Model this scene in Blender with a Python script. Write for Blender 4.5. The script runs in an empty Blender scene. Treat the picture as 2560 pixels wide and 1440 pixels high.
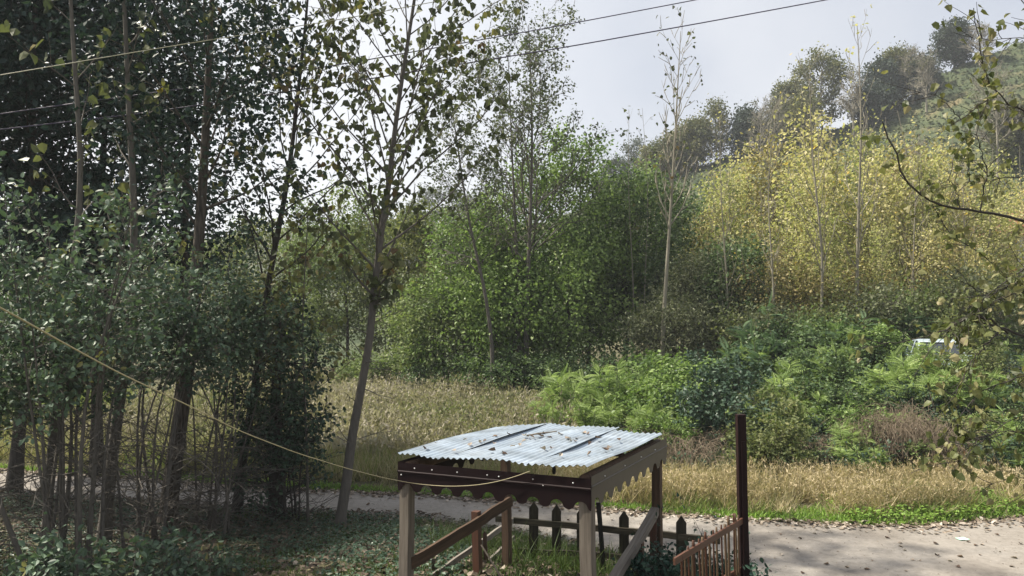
import bpy, bmesh, math
import numpy as np
from mathutils import Vector, Matrix

# ------------------------------------------------------------------ camera, sky, sun, exposure
S = bpy.context.scene
CAM_Z = 4.5
PITCH = math.radians(1.86)
F_PX = 26.0 / 36.0 * 2560.0
cam_d = bpy.data.cameras.new('camera')
cam_d.sensor_width = 36.0
cam_d.lens = 26.0
cam_d.clip_start = 0.1
cam_d.clip_end = 6000
cam = bpy.data.objects.new('camera', cam_d)
S.collection.objects.link(cam)
cam.location = (0, 0, CAM_Z)
cam.rotation_euler = (math.radians(90) + PITCH, 0, 0)
S.camera = cam

SUN_DIR = Vector((-0.55, 0.13, 0.82)).normalized()          # towards the sun
SUN_EL = math.asin(SUN_DIR.z)
w = bpy.data.worlds.new('World')
S.world = w
w.use_nodes = True
nt = w.node_tree
nt.nodes.clear()
n_out = nt.nodes.new('ShaderNodeOutputWorld')
n_bg = nt.nodes.new('ShaderNodeBackground')
n_bg.inputs['Strength'].default_value = 0.1
n_sky = nt.nodes.new('ShaderNodeTexSky')
n_sky.sky_type = 'NISHITA'
n_sky.sun_disc = False
n_sky.sun_elevation = SUN_EL
n_sky.sun_rotation = math.atan2(SUN_DIR.x, SUN_DIR.y)
n_sky.air_density = 1.0
n_sky.dust_density = 2.0
n_tc = nt.nodes.new('ShaderNodeTexCoord')
n_no = nt.nodes.new('ShaderNodeTexNoise')
n_no.inputs['Scale'].default_value = 2.6
n_no.inputs['Detail'].default_value = 5.0
n_no.inputs['Roughness'].default_value = 0.42
n_cr = nt.nodes.new('ShaderNodeValToRGB')
n_cr.color_ramp.elements[0].position = 0.40
n_cr.color_ramp.elements[0].color = (0.570, 0.605, 0.685, 1)
n_cr.color_ramp.elements[1].position = 0.66
n_cr.color_ramp.elements[1].color = (0.82, 0.83, 0.86, 1)
# thin cloud is brighter towards the veiled part of the sky ahead on the left
n_dot = nt.nodes.new('ShaderNodeVectorMath'); n_dot.operation = 'DOT_PRODUCT'
gd = Vector((-0.42, 0.88, 0.18)).normalized()
n_dot.inputs[1].default_value = gd
n_mr = nt.nodes.new('ShaderNodeMapRange')
n_mr.inputs['From Min'].default_value = 0.76
n_mr.inputs['From Max'].default_value = 1.0
n_mr.inputs['To Min'].default_value = 0.0
n_mr.inputs['To Max'].default_value = 1.0
n_mr.interpolation_type = 'SMOOTHSTEP'
n_mx0 = nt.nodes.new('ShaderNodeMix'); n_mx0.data_type = 'RGBA'
n_mx0.inputs['B'].default_value = (0.93, 0.94, 0.965, 1)
n_sc = nt.nodes.new('ShaderNodeVectorMath'); n_sc.operation = 'SCALE'
n_sc.inputs['Scale'].default_value = 5.0
n_mx = nt.nodes.new('ShaderNodeMix'); n_mx.data_type = 'RGBA'
n_mx.inputs['Factor'].default_value = 0.9
L = nt.links.new
L(n_tc.outputs['Generated'], n_no.inputs['Vector'])
L(n_no.outputs['Fac'], n_cr.inputs['Fac'])
L(n_tc.outputs['Generated'], n_dot.inputs[0])
L(n_dot.outputs['Value'], n_mr.inputs['Value'])
L(n_mr.outputs['Result'], n_mx0.inputs['Factor'])
L(n_cr.outputs['Color'], n_mx0.inputs['A'])
L(n_mx0.outputs['Result'], n_sc.inputs[0])
L(n_sky.outputs['Color'], n_mx.inputs['A'])
L(n_sc.outputs['Vector'], n_mx.inputs['B'])
L(n_mx.outputs['Result'], n_bg.inputs['Color'])
L(n_bg.outputs['Background'], n_out.inputs['Surface'])

sun_d = bpy.data.lights.new('sun', 'SUN')
sun_d.energy = 5.0
sun_d.angle = math.radians(1.5)
sun_d.color = (1.0, 0.93, 0.80)
sun = bpy.data.objects.new('sun', sun_d)
S.collection.objects.link(sun)
sun.rotation_euler = (-SUN_DIR).to_track_quat('-Z', 'Y').to_euler()
sun.location = (-20, 10, 40)

S.view_settings.view_transform = 'Standard'
S.view_settings.look = 'None'
S.view_settings.exposure = 1.1
S.view_settings.gamma = 1.0
S.cycles.max_bounces = 6
S.cycles.diffuse_bounces = 3
S.cycles.glossy_bounces = 2
S.cycles.transmission_bounces = 4
S.cycles.transparent_max_bounces = 4
S.cycles.use_denoising = True
S.cycles.use_adaptive_sampling = False
S.cycles.sample_clamp_indirect = 4.0

# ------------------------------------------------------------------ helpers
RNG = np.random.default_rng(7)
CP, SP = math.cos(PITCH), math.sin(PITCH)

def P(px, py, D):
    """world point on the photo ray through (px, py) at ground distance D"""
    a = (px - 1280.0) / F_PX
    b = (720.0 - py) / F_PX
    y = CP - b * SP
    z = SP + b * CP
    k = D / y
    return np.array([a * k, D, CAM_Z + z * k])

def PX(px, D):
    return (px - 1280.0) / F_PX * D / (CP)

def sstep(a, b, x):
    t = np.clip((x - a) / (b - a), 0, 1)
    return t * t * (3 - 2 * t)

EX = np.array([-400, -60, -30, -13.3, -6, -2, 0.2, 2.5, 5, 7, 8.7, 11.3, 14, 18, 24, 40, 400.])
FAR = np.array([90, 30, 25.5, 20.9, 19.0, 18.3, 17.7, 16.9, 16.2, 15.8, 15.7, 16.4, 17.3, 19, 22, 30, 100.])
NX = np.array([-400, -60, -30, -13.3, -6, -2, 0.5, 2.5, 4, 6, 9, 15, 30, 400.])
NEAR = np.array([86, 27, 22.8, 18.5, 16.9, 16.2, 14.8, 13.4, 12.0, 10.6, 9.3, 8, 8, 20.])
def y_far(x): return np.interp(x, EX, FAR)
def y_near(x): return np.interp(x, NX, NEAR)

def vnoise(x, y, s, seed=0):
    r = np.random.default_rng(seed + 1000)
    z = np.zeros_like(x, dtype=float)
    for i in range(6):
        a = r.uniform(0, 2 * np.pi)
        k = s * r.uniform(0.6, 1.7)
        z += np.sin(k * (x * np.cos(a) + y * np.sin(a)) + r.uniform(0, 6.28))
    return z / 6.0

def gz(x, y):
    x = np.asarray(x, float); y = np.asarray(y, float)
    dn = y_near(x) - y
    df = y - y_far(x)
    sl = 0.08 + 0.125 * sstep(-4.5, -1.2, x)
    zn = sl * (np.clip(dn - 0.3, 0, 6.5)) + 0.10 * sstep(0, 0.5, dn) * 0.6
    A = 2.3 * sstep(7.5, 15, x)
    zf = A * sstep(0.6, 9.5, df) + 0.06 * np.clip(df - 9, 0, 60) * sstep(0, 10, x) + 0.05 * sstep(0, 0.5, df)
    z = np.where(dn > 0, zn, np.where(df > 0, zf, 0.0))
    off = np.maximum(np.clip(dn, 0, 1), np.clip(df, 0, 1))
    return z + off * (0.07 * vnoise(x, y, 1.3, 3) + 0.03 * vnoise(x, y, 4.0, 4))

RID_X = np.array([-400, -120, -60, -30, -12.7, 1.4, 19.7, 29.5, 40, 47.8, 61, 70, 74, 82, 90, 114, 150, 400.])
RID_Z = np.array([2, 2, 3, 7, 13, 19, 25, 29, 32, 34.5, 38, 42, 45.5, 49, 52, 59, 66, 80.])
HY0, HY1 = 50.0, 130.0
def hz(x, y):
    x = np.asarray(x, float); y = np.asarray(y, float)
    zr = np.interp(x * HY1 / np.maximum(np.minimum(y, HY1 + 30), 60) * 0.35 + 0.65 * x, RID_X, RID_Z)
    t = np.clip((y - HY0) / (HY1 - HY0), -0.2, 1)
    z = -1.5 + (zr + 1.5) * t
    back = np.clip(y - HY1, 0, 200)
    return z - 0.25 * back + 0.6 * vnoise(x, y, 0.09, 8) * np.clip(t, 0, 1)

def new_mesh_np(name, verts, faces, rnd=None, smooth=False):
    me = bpy.data.meshes.new(name)
    nv = len(verts); nf, k = faces.shape
    me.vertices.add(nv)
    me.vertices.foreach_set('co', np.ascontiguousarray(verts, np.float32).ravel())
    me.loops.add(nf * k)
    me.loops.foreach_set('vertex_index', np.ascontiguousarray(faces, np.int32).ravel())
    me.polygons.add(nf)
    me.polygons.foreach_set('loop_start', np.arange(0, nf * k, k, dtype=np.int32))
    me.polygons.foreach_set('use_smooth', np.full(nf, smooth, dtype=bool))
    if rnd is not None:
        a = me.attributes.new('rnd', 'FLOAT', 'FACE')
        a.data.foreach_set('value', np.ascontiguousarray(rnd, np.float32))
    me.update(calc_edges=True)
    return me

def link(name, me, mat=None, parent=None):
    o = bpy.data.objects.new(name, me)
    S.collection.objects.link(o)
    if mat is not None and me is not None and len(me.materials) == 0:
        me.materials.append(mat)
    if parent is not None:
        o.parent = parent
    return o

def tag(o, label=None, cat=None, group=None, kind=None):
    if label: o['label'] = label
    if cat: o['category'] = cat
    if group: o['group'] = group
    if kind: o['kind'] = kind
    return o

def empty(name, loc, label, cat, group=None, rz=0.0):
    o = bpy.data.objects.new(name, None)
    S.collection.objects.link(o)
    o.location = Vector([float(v) for v in loc])
    o.rotation_euler = (0, 0, rz)
    o.empty_display_size = 0.2
    return tag(o, label, cat, group)

def copy_tree(o, parent=None):
    c = o.copy()
    S.collection.objects.link(c)
    if parent is not None:
        c.parent = parent
    for ch in list(o.children):
        copy_tree(ch, c)
    return c

# ------------------------------------------------------------------ materials
def mat_new(name):
    m = bpy.data.materials.new(name)
    m.use_nodes = True
    m.node_tree.nodes.clear()
    return m, m.node_tree.nodes, m.node_tree.links

def ramp(nodes, cols, pos=None):
    r = nodes.new('ShaderNodeValToRGB')
    el = r.color_ramp.elements
    n = len(cols)
    while len(el) < n:
        el.new(0.5)
    for i, c in enumerate(cols):
        el[i].position = (pos[i] if pos else i / (n - 1))
        el[i].color = (c[0], c[1], c[2], 1)
    return r

def leaf_mat(name, cols, transl=0.35, rough=0.55, pos=None, spec=0.18):
    m, N, K = mat_new(name)
    out = N.new('ShaderNodeOutputMaterial')
    at = N.new('ShaderNodeAttribute'); at.attribute_name = 'rnd'
    r = ramp(N, cols, pos)
    K.new(at.outputs['Fac'], r.inputs['Fac'])
    b = N.new('ShaderNodeBsdfPrincipled')
    b.inputs['Roughness'].default_value = rough
    b.inputs['Specular IOR Level'].default_value = spec
    K.new(r.outputs['Color'], b.inputs['Base Color'])
    if transl > 0:
        t = N.new('ShaderNodeBsdfTranslucent')
        g = N.new('ShaderNodeMix'); g.data_type = 'RGBA'; g.blend_type = 'MULTIPLY'
        g.inputs['Factor'].default_value = 1.0
        g.inputs['B'].default_value = (1.15, 1.25, 0.75, 1)
        K.new(r.outputs['Color'], g.inputs['A'])
        K.new(g.outputs['Result'], t.inputs['Color'])
        mx = N.new('ShaderNodeMixShader')
        mx.inputs['Fac'].default_value = transl
        K.new(b.outputs['BSDF'], mx.inputs[1]); K.new(t.outputs['BSDF'], mx.inputs[2])
        K.new(mx.outputs['Shader'], out.inputs['Surface'])
    else:
        K.new(b.outputs['BSDF'], out.inputs['Surface'])
    return m

def noise_mat(name, cols, scale=(1, 1, 1), nscale=5.0, detail=6, rough=0.85, bump=0.3, bdist=0.02, pos=None,
              metallic=0.0, spec=0.3, nrough=0.6, cols2=None, nscale2=0.5):
    m, N, K = mat_new(name)
    out = N.new('ShaderNodeOutputMaterial')
    tc = N.new('ShaderNodeTexCoord')
    mp = N.new('ShaderNodeMapping'); mp.inputs['Scale'].default_value = scale
    K.new(tc.outputs['Object'], mp.inputs['Vector'])
    no = N.new('ShaderNodeTexNoise')
    no.inputs['Scale'].default_value = nscale; no.inputs['Detail'].default_value = detail
    no.inputs['Roughness'].default_value = nrough
    K.new(mp.outputs['Vector'], no.inputs['Vector'])
    r = ramp(N, cols, pos)
    K.new(no.outputs['Fac'], r.inputs['Fac'])
    col = r.outputs['Color']
    if cols2:
        n2 = N.new('ShaderNodeTexNoise'); n2.inputs['Scale'].default_value = nscale2; n2.inputs['Detail'].default_value = 4
        K.new(mp.outputs['Vector'], n2.inputs['Vector'])
        r2 = ramp(N, cols2, [0.35, 0.65])
        K.new(n2.outputs['Fac'], r2.inputs['Fac'])
        g = N.new('ShaderNodeMix'); g.data_type = 'RGBA'; g.blend_type = 'MULTIPLY'; g.inputs['Factor'].default_value = 1
        K.new(col, g.inputs['A']); K.new(r2.outputs['Color'], g.inputs['B'])
        col = g.outputs['Result']
    b = N.new('ShaderNodeBsdfPrincipled')
    b.inputs['Roughness'].default_value = rough
    b.inputs['Metallic'].default_value = metallic
    b.inputs['Specular IOR Level'].default_value = spec
    K.new(col, b.inputs['Base Color'])
    if bump > 0:
        bp = N.new('ShaderNodeBump')
        bp.inputs['Strength'].default_value = bump; bp.inputs['Distance'].default_value = bdist
        K.new(no.outputs['Fac'], bp.inputs['Height'])
        K.new(bp.outputs['Normal'], b.inputs['Normal'])
    K.new(b.outputs['BSDF'], out.inputs['Surface'])
    return m

M = {}
# bark
M['bark_grey'] = noise_mat('bark_grey', [(0.05, 0.045, 0.04), (0.15, 0.135, 0.115)], (1, 1, 0.25), 22, 6, 0.9, 0.6, 0.02)
M['bark_dark'] = noise_mat('bark_dark', [(0.02, 0.018, 0.016), (0.075, 0.065, 0.055)], (1, 1, 0.2), 20, 6, 0.9, 0.7, 0.03)
M['bark_pale'] = noise_mat('bark_pale', [(0.13, 0.118, 0.09), (0.29, 0.265, 0.205)], (1, 1, 0.4), 9, 5, 0.85, 0.3, 0.01)
M['bark_fissured'] = noise_mat('bark_fissured', [(0.028, 0.024, 0.02), (0.13, 0.11, 0.09)], (1, 1, 0.12), 30, 6, 0.95, 1.0, 0.05, pos=[0.3, 0.7])
M['twig_dead'] = noise_mat('twig_dead', [(0.10, 0.078, 0.055), (0.24, 0.19, 0.135)], (1, 1, 1), 6, 3, 0.9, 0)
# leaves
M['lf_poplar'] = leaf_mat('lf_poplar', [(0.045, 0.054, 0.032), (0.080, 0.094, 0.050), (0.12, 0.13, 0.062), (0.20, 0.18, 0.065), (0.12, 0.08, 0.045)], 0.32, pos=[0, .4, .7, .9, 1])
M['lf_young'] = leaf_mat('lf_young', [(0.045, 0.060, 0.034), (0.085, 0.10, 0.05), (0.13, 0.14, 0.06), (0.20, 0.16, 0.04)], 0.3, 0.42, [0, .5, .85, 1])
M['lf_dark'] = leaf_mat('lf_dark', [(0.012, 0.026, 0.023), (0.027, 0.048, 0.040), (0.055, 0.085, 0.066)], 0.15, 0.45)
M['lf_shrub'] = leaf_mat('lf_shrub', [(0.040, 0.064, 0.045), (0.080, 0.125, 0.080), (0.14, 0.20, 0.125), (0.22, 0.21, 0.09)], 0.2, 0.5, [0, .5, .94, 1], 0.3)
M['lf_ivy'] = leaf_mat('lf_ivy', [(0.022, 0.042, 0.028), (0.045, 0.078, 0.050), (0.085, 0.125, 0.075)], 0.15, 0.4)
M['lf_alder'] = leaf_mat('lf_alder', [(0.050, 0.088, 0.026), (0.135, 0.205, 0.060), (0.29, 0.38, 0.14)], 0.35, 0.42)
M['lf_alder_dark'] = leaf_mat('lf_alder_dark', [(0.032, 0.058, 0.028), (0.080, 0.125, 0.054), (0.18, 0.24, 0.11)], 0.3, 0.42)
M['lf_alder_open'] = leaf_mat('lf_alder_open', [(0.050, 0.066, 0.038), (0.09, 0.11, 0.056), (0.14, 0.155, 0.07)], 0.25, 0.45)
M['lf_field'] = leaf_mat('lf_field', [(0.080, 0.115, 0.050), (0.15, 0.20, 0.080), (0.26, 0.30, 0.13)], 0.35)
M['lf_olive'] = leaf_mat('lf_olive', [(0.070, 0.092, 0.040), (0.135, 0.16, 0.065), (0.25, 0.25, 0.11)], 0.35)
M['lf_willow'] = leaf_mat('lf_willow', [(0.060, 0.075, 0.042), (0.125, 0.14, 0.078), (0.22, 0.23, 0.135)], 0.25)
M['lf_yellow'] = leaf_mat('lf_yellow', [(0.19, 0.20, 0.085), (0.39, 0.365, 0.165), (0.57, 0.51, 0.265), (0.68, 0.62, 0.42), (0.62, 0.45, 0.12)], 0.4, 0.6, [0, .35, .7, .94, 1], 0.15)
M['lf_yellowgreen'] = leaf_mat('lf_yellowgreen', [(0.13, 0.16, 0.06), (0.28, 0.30, 0.12), (0.44, 0.43, 0.19), (0.58, 0.54, 0.30)], 0.4, 0.6, None, 0.15)
M['lf_tan'] = leaf_mat('lf_tan', [(0.10, 0.11, 0.045), (0.20, 0.18, 0.075), (0.34, 0.28, 0.13), (0.45, 0.38, 0.20)], 0.3)
M['lf_frond'] = leaf_mat('lf_frond', [(0.075, 0.135, 0.038), (0.20, 0.30, 0.085), (0.40, 0.51, 0.175)], 0.3, 0.42)
M['lf_frond_bright'] = leaf_mat('lf_frond_bright', [(0.085, 0.14, 0.045), (0.24, 0.325, 0.11), (0.44, 0.53, 0.23)], 0.3, 0.5)
M['lf_frond_dark'] = leaf_mat('lf_frond_dark', [(0.042, 0.085, 0.032), (0.105, 0.175, 0.062), (0.23, 0.32, 0.115)], 0.3, 0.4)
M['lf_frond_blue'] = leaf_mat('lf_frond_blue', [(0.045, 0.085, 0.050), (0.095, 0.155, 0.085), (0.17, 0.24, 0.13)], 0.3, 0.4)
M['lf_near'] = leaf_mat('lf_near', [(0.06, 0.075, 0.03), (0.12, 0.135, 0.05), (0.22, 0.205, 0.10), (0.33, 0.28, 0.18), (0.14, 0.09, 0.055)], 0.32, 0.45, [0, .35, .7, .92, 1])
M['lf_rose'] = leaf_mat('lf_rose', [(0.012, 0.035, 0.026), (0.025, 0.06, 0.042), (0.05, 0.09, 0.06)], 0.12, 0.38)
M['lf_hill'] = leaf_mat('lf_hill', [(0.072, 0.092, 0.040), (0.125, 0.135, 0.056), (0.21, 0.19, 0.085)], 0.2)
M['lf_hill_dark'] = leaf_mat('lf_hill_dark', [(0.026, 0.042, 0.034), (0.045, 0.066, 0.05), (0.07, 0.088, 0.064)], 0.15)
M['lf_tea'] = leaf_mat('lf_tea', [(0.040, 0.058, 0.030), (0.075, 0.095, 0.046), (0.125, 0.14, 0.070)], 0.1)
M['lf_far'] = leaf_mat('lf_far', [(0.05, 0.07, 0.05), (0.08, 0.10, 0.07), (0.11, 0.12, 0.08)], 0.2)
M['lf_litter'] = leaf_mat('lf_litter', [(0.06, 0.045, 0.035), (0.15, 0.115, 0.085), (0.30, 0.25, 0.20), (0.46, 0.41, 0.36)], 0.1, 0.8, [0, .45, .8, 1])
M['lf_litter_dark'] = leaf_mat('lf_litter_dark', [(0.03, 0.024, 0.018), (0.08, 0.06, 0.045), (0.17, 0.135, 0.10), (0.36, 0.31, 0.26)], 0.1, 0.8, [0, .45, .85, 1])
M['lf_fallen'] = leaf_mat('lf_fallen', [(0.045, 0.030, 0.024), (0.11, 0.075, 0.056), (0.20, 0.15, 0.115), (0.34, 0.30, 0.26)], 0.1, 0.75)
# grasses
M['gr_green'] = leaf_mat('gr_green', [(0.10, 0.17, 0.035), (0.18, 0.29, 0.055), (0.27, 0.40, 0.09)], 0.35, 0.5)
M['gr_bank'] = leaf_mat('gr_bank', [(0.03, 0.055, 0.018), (0.065, 0.105, 0.03), (0.12, 0.15, 0.05)], 0.3, 0.5)
M['gr_orange'] = leaf_mat('gr_orange', [(0.12, 0.135, 0.06), (0.23, 0.20, 0.105), (0.38, 0.305, 0.18), (0.51, 0.43, 0.29)], 0.3, 0.6)
M['gr_straw'] = leaf_mat('gr_straw', [(0.15, 0.145, 0.075), (0.28, 0.25, 0.145), (0.42, 0.37, 0.24)], 0.3, 0.6)
M['gr_weed'] = leaf_mat('gr_weed', [(0.15, 0.18, 0.075), (0.235, 0.22, 0.145), (0.32, 0.285, 0.22), (0.37, 0.34, 0.28)], 0.3, 0.7, [0, .4, .8, 1])
M['gr_yellowgreen'] = leaf_mat('gr_yellowgreen', [(0.085, 0.13, 0.035), (0.175, 0.22, 0.065), (0.31, 0.32, 0.11)], 0.35, 0.6)
# woodwork
M['wood_weathered'] = noise_mat('wood_weathered', [(0.105, 0.088, 0.072), (0.245, 0.212, 0.178)], (1, 1, 0.06), 38, 7, 0.8, 0.35, 0.006, [0.3, 0.7], cols2=[(0.7, 0.68, 0.66), (1.1, 1.08, 1.05)], nscale2=3)
M['wood_grey'] = noise_mat('wood_grey', [(0.14, 0.125, 0.11), (0.32, 0.295, 0.265)], (1, 1, 0.05), 36, 7, 0.8, 0.4, 0.006, [0.3, 0.7], cols2=[(0.65, 0.63, 0.6), (1.1, 1.08, 1.05)], nscale2=2)
M['wood_brown'] = noise_mat('wood_brown', [(0.048, 0.031, 0.022), (0.135, 0.086, 0.056)], (1, 1, 0.06), 32, 7, 0.75, 0.35, 0.006, [0.3, 0.7], cols2=[(0.6, 0.58, 0.55), (1.1, 1.05, 1.0)], nscale2=3)
M['wood_red'] = noise_mat('wood_red', [(0.045, 0.018, 0.011), (0.105, 0.042, 0.022)], (1, 1, 0.06), 30, 6, 0.55, 0.25, 0.005, [0.3, 0.7], spec=0.5)
M['wood_maroon'] = noise_mat('wood_maroon', [(0.009, 0.005, 0.005), (0.026, 0.012, 0.011)], (1, 1, 0.05), 30, 6, 0.7, 0.25, 0.005, [0.3, 0.7], spec=0.12)
M['wood_mossy'] = noise_mat('wood_mossy', [(0.020, 0.018, 0.013), (0.068, 0.057, 0.042)], (1, 1, 0.08), 30, 7, 0.9, 0.5, 0.01, [0.3, 0.7], cols2=[(0.55, 0.6, 0.5), (1.1, 1.05, 1.0)], nscale2=4)
M['wood_black'] = noise_mat('wood_black', [(0.010, 0.010, 0.009), (0.035, 0.032, 0.028)], (1, 1, 0.1), 30, 6, 0.9, 0.5, 0.01)
M['bamboo'] = noise_mat('bamboo', [(0.045, 0.026, 0.014), (0.14, 0.09, 0.05)], (1, 1, 0.2), 20, 5, 0.6, 0.2, 0.004, spec=0.3)
M['bamboo_red'] = noise_mat('bamboo_red', [(0.032, 0.013, 0.007), (0.085, 0.034, 0.017)], (1, 1, 0.2), 20, 5, 0.6, 0.2, 0.004, spec=0.3)
M['sheet_brown'] = noise_mat('sheet_brown', [(0.008, 0.0035, 0.0045), (0.014, 0.007, 0.0075)], (1, 1, 1), 4, 5, 0.6, 0.05, 0.004, spec=0.10)
M['sheet_brown_sheen'] = noise_mat('sheet_brown_sheen', [(0.035, 0.028, 0.022), (0.085, 0.072, 0.058)], (1, 1, 1), 4, 6, 0.5, 0.1, 0.004, spec=0.5)  # brown edging sheet with the grey sheen of the sky put into its colour
M['zinc'] = noise_mat('zinc', [(0.27, 0.33, 0.39), (0.46, 0.53, 0.60)], (1, 1, 1), 2.2, 6, 0.42, 0.06, 0.01, [0.3, 0.7], 0.25, 0.5, cols2=[(0.74, 0.72, 0.70), (1.06, 1.06, 1.07)], nscale2=3.5)
M['screw'] = noise_mat('screw', [(0.5, 0.5, 0.5), (0.7, 0.7, 0.7)], (1, 1, 1), 5, 2, 0.3, 0, 0, None, 0.6)
M['black_plastic'] = noise_mat('black_plastic', [(0.006, 0.006, 0.007), (0.012, 0.012, 0.014)], (1, 1, 1), 5, 2, 0.45, 0)
M['rope'] = noise_mat('rope', [(0.30, 0.26, 0.15), (0.46, 0.41, 0.27)], (1, 1, 1), 60, 3, 0.8, 0.3, 0.004)
M['cable'] = noise_mat('cable', [(0.05, 0.045, 0.075), (0.075, 0.065, 0.105)], (1, 1, 1), 6, 2, 0.5, 0)
M['cable_pale'] = noise_mat('cable_pale', [(0.22, 0.215, 0.14), (0.30, 0.29, 0.19)], (1, 1, 1), 6, 2, 0.5, 0)  # yellow sunlight on the cable is put into this base colour
M['paper'] = noise_mat('paper', [(0.38, 0.75, 0.55), (0.50, 0.85, 0.66)], (1, 1, 1), 12, 3, 0.7, 0.1, 0.01)
M['road'] = noise_mat('road', [(0.16, 0.148, 0.133), (0.24, 0.225, 0.206), (0.31, 0.292, 0.272)], (1, 1, 1), 7, 10, 0.92, 0.5, 0.02, [0.25, 0.5, 0.8], nrough=0.75, cols2=[(0.80, 0.76, 0.72), (1.06, 1.04, 1.02)], nscale2=0.55)
M['ground'] = noise_mat('ground', [(0.040, 0.045, 0.022), (0.085, 0.078, 0.045), (0.14, 0.115, 0.075)], (1, 1, 1), 3.0, 9, 0.95, 0.6, 0.05, [0.3, 0.52, 0.75], nrough=0.7, cols2=[(0.6, 0.62, 0.5), (1.1, 1.1, 1.05)], nscale2=0.25)
M['hill'] = noise_mat('hill', [(0.034, 0.050, 0.026), (0.068, 0.085, 0.042), (0.15, 0.125, 0.07)], (1, 1, 1), 0.25, 8, 0.95, 0.5, 0.3, [0.35, 0.52, 0.72], nrough=0.65, cols2=[(0.7, 0.75, 0.7), (1.15, 1.1, 1.0)], nscale2=0.05)
M['plaster'] = noise_mat('plaster', [(0.55, 0.55, 0.53), (0.70, 0.70, 0.68)], (1, 1, 1), 1.5, 6, 0.85, 0.1, 0.01)
M['tile_red'] = noise_mat('tile_red', [(0.20, 0.07, 0.045), (0.34, 0.13, 0.085)], (1, 1, 1), 3, 5, 0.8, 0.3, 0.02)
M['glass_dark'] = noise_mat('glass_dark', [(0.015, 0.02, 0.025), (0.03, 0.035, 0.04)], (1, 1, 1), 2, 2, 0.08, 0, 0, None, 0.0, 0.8)
M['car_paint'] = noise_mat('car_paint', [(0.42, 0.50, 0.57), (0.50, 0.58, 0.65)], (1, 1, 1), 2, 2, 0.25, 0, 0, None, 0.2, 0.6)
M['tyre'] = noise_mat('tyre', [(0.012, 0.012, 0.012), (0.03, 0.03, 0.03)], (1, 1, 1), 10, 3, 0.9, 0.2, 0.01)
M['chrome'] = noise_mat('chrome', [(0.5, 0.5, 0.52), (0.6, 0.6, 0.62)], (1, 1, 1), 4, 2, 0.2, 0, 0, None, 0.9)
M['lamp_glass'] = noise_mat('lamp_glass', [(0.7, 0.7, 0.7), (0.8, 0.8, 0.8)], (1, 1, 1), 4, 2, 0.15, 0, 0, None, 0.0, 0.8)

# ------------------------------------------------------------------ plant geometry
T_LEAF = (np.array([[0, 0, 0], [-.36, .5, .10], [0, 1.05, -.04], [.36, .5, .10]]), np.array([[0, 3, 2], [0, 2, 1]]))
T_NARROW = (np.array([[0, 0, 0], [-.2, .45, .05], [0, 1.1, -.08], [.2, .45, .05]]), np.array([[0, 3, 2], [0, 2, 1]]))
T_HEART = (np.array([[0, 0, 0], [-.46, .22, .10], [-.34, .66, .08], [0, 1.08, -.10], [.34, .66, .08], [.46, .22, .10], [0, .45, -.03]]),
           np.array([[6, 0, 5], [6, 5, 4], [6, 4, 3], [6, 3, 2], [6, 2, 1], [6, 1, 0]]))
T_OVAL = (np.array([[0, 0, 0], [-.27, .28, .07], [-.27, .66, .05], [0, 1.02, -.07], [.27, .66, .05], [.27, .28, .07], [0, .48, -.02]]),
          np.array([[6, 0, 5], [6, 5, 4], [6, 4, 3], [6, 3, 2], [6, 2, 1], [6, 1, 0]]))

def frond_template(n=9, lf=0.34, droop=0.35):
    V, Fc = [], []
    def leaflet(p, d, side, s):
        i = len(V)
        d = d / np.linalg.norm(d)
        nrm = np.array([0, 0, 1.0])
        b = np.cross(nrm, d)
        V.extend([p, p + d * s * .5 + b * s * .16, p + d * s - nrm * s * .18, p + d * s * .5 - b * s * .16])
        Fc.extend([[i, i + 1, i + 2], [i, i + 2, i + 3]])
    for k in range(n):
        t = 0.18 + 0.82 * k / n
        p = np.array([0, t, -droop * t * t])
        s = lf * (1.0 - 0.45 * abs(t - 0.5) * 1.6)
        for sd in (-1, 1):
            leaflet(p, np.array([sd * 0.9, 0.5, -0.12]), sd, s)
    leaflet(np.array([0, 1.0, -droop]), np.array([0, 1, -0.5]), 0, lf * .8)
    i = len(V)
    V.extend([np.array([-.008, 0, 0]), np.array([.008, 0, 0]), np.array([0, .5, -droop * .25]), np.array([0, 1.0, -droop])])
    Fc.extend([[i, i + 1, i + 2], [i, i + 2, i + 3]])
    return np.array(V), np.array(Fc)
T_FROND = frond_template(8, .30, .55)
T_FROND_BIG = frond_template(11, 0.30, 0.45)

def unit(a):
    return a / np.maximum(np.linalg.norm(a, axis=-1, keepdims=True), 1e-9)

def leaves_arrays(pos, tip, size, tmpl, rng, flat=0.6):
    """pos, tip (n,3); size (n,). flat: how much the blade faces up"""
    n = len(pos)
    V, Fc = tmpl
    t = unit(tip)
    nr = rng.normal(size=(n, 3)) * (1 - flat) + np.array([0, 0, 1.0]) * flat
    nr = nr - (nr * t).sum(1, keepdims=True) * t
    nr = unit(nr)
    b = np.cross(t, nr)
    k = len(V)
    out = (pos[:, None, :] + size[:, None, None] * (V[None, :, 0:1] * b[:, None, :] + V[None, :, 1:2] * t[:, None, :] + V[None, :, 2:3] * nr[:, None, :]))
    fc = (np.arange(n)[:, None, None] * k + Fc[None]).reshape(-1, 3)
    return out.reshape(-1, 3), fc, len(Fc)

def leaf_mesh(name, pos, tip, size, tmpl, rng, rnd, flat=0.6):
    v, f, k = leaves_arrays(pos, tip, size, tmpl, rng, flat)
    return new_mesh_np(name, v, f, np.repeat(np.clip(rnd, 0, 1), k))

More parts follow.
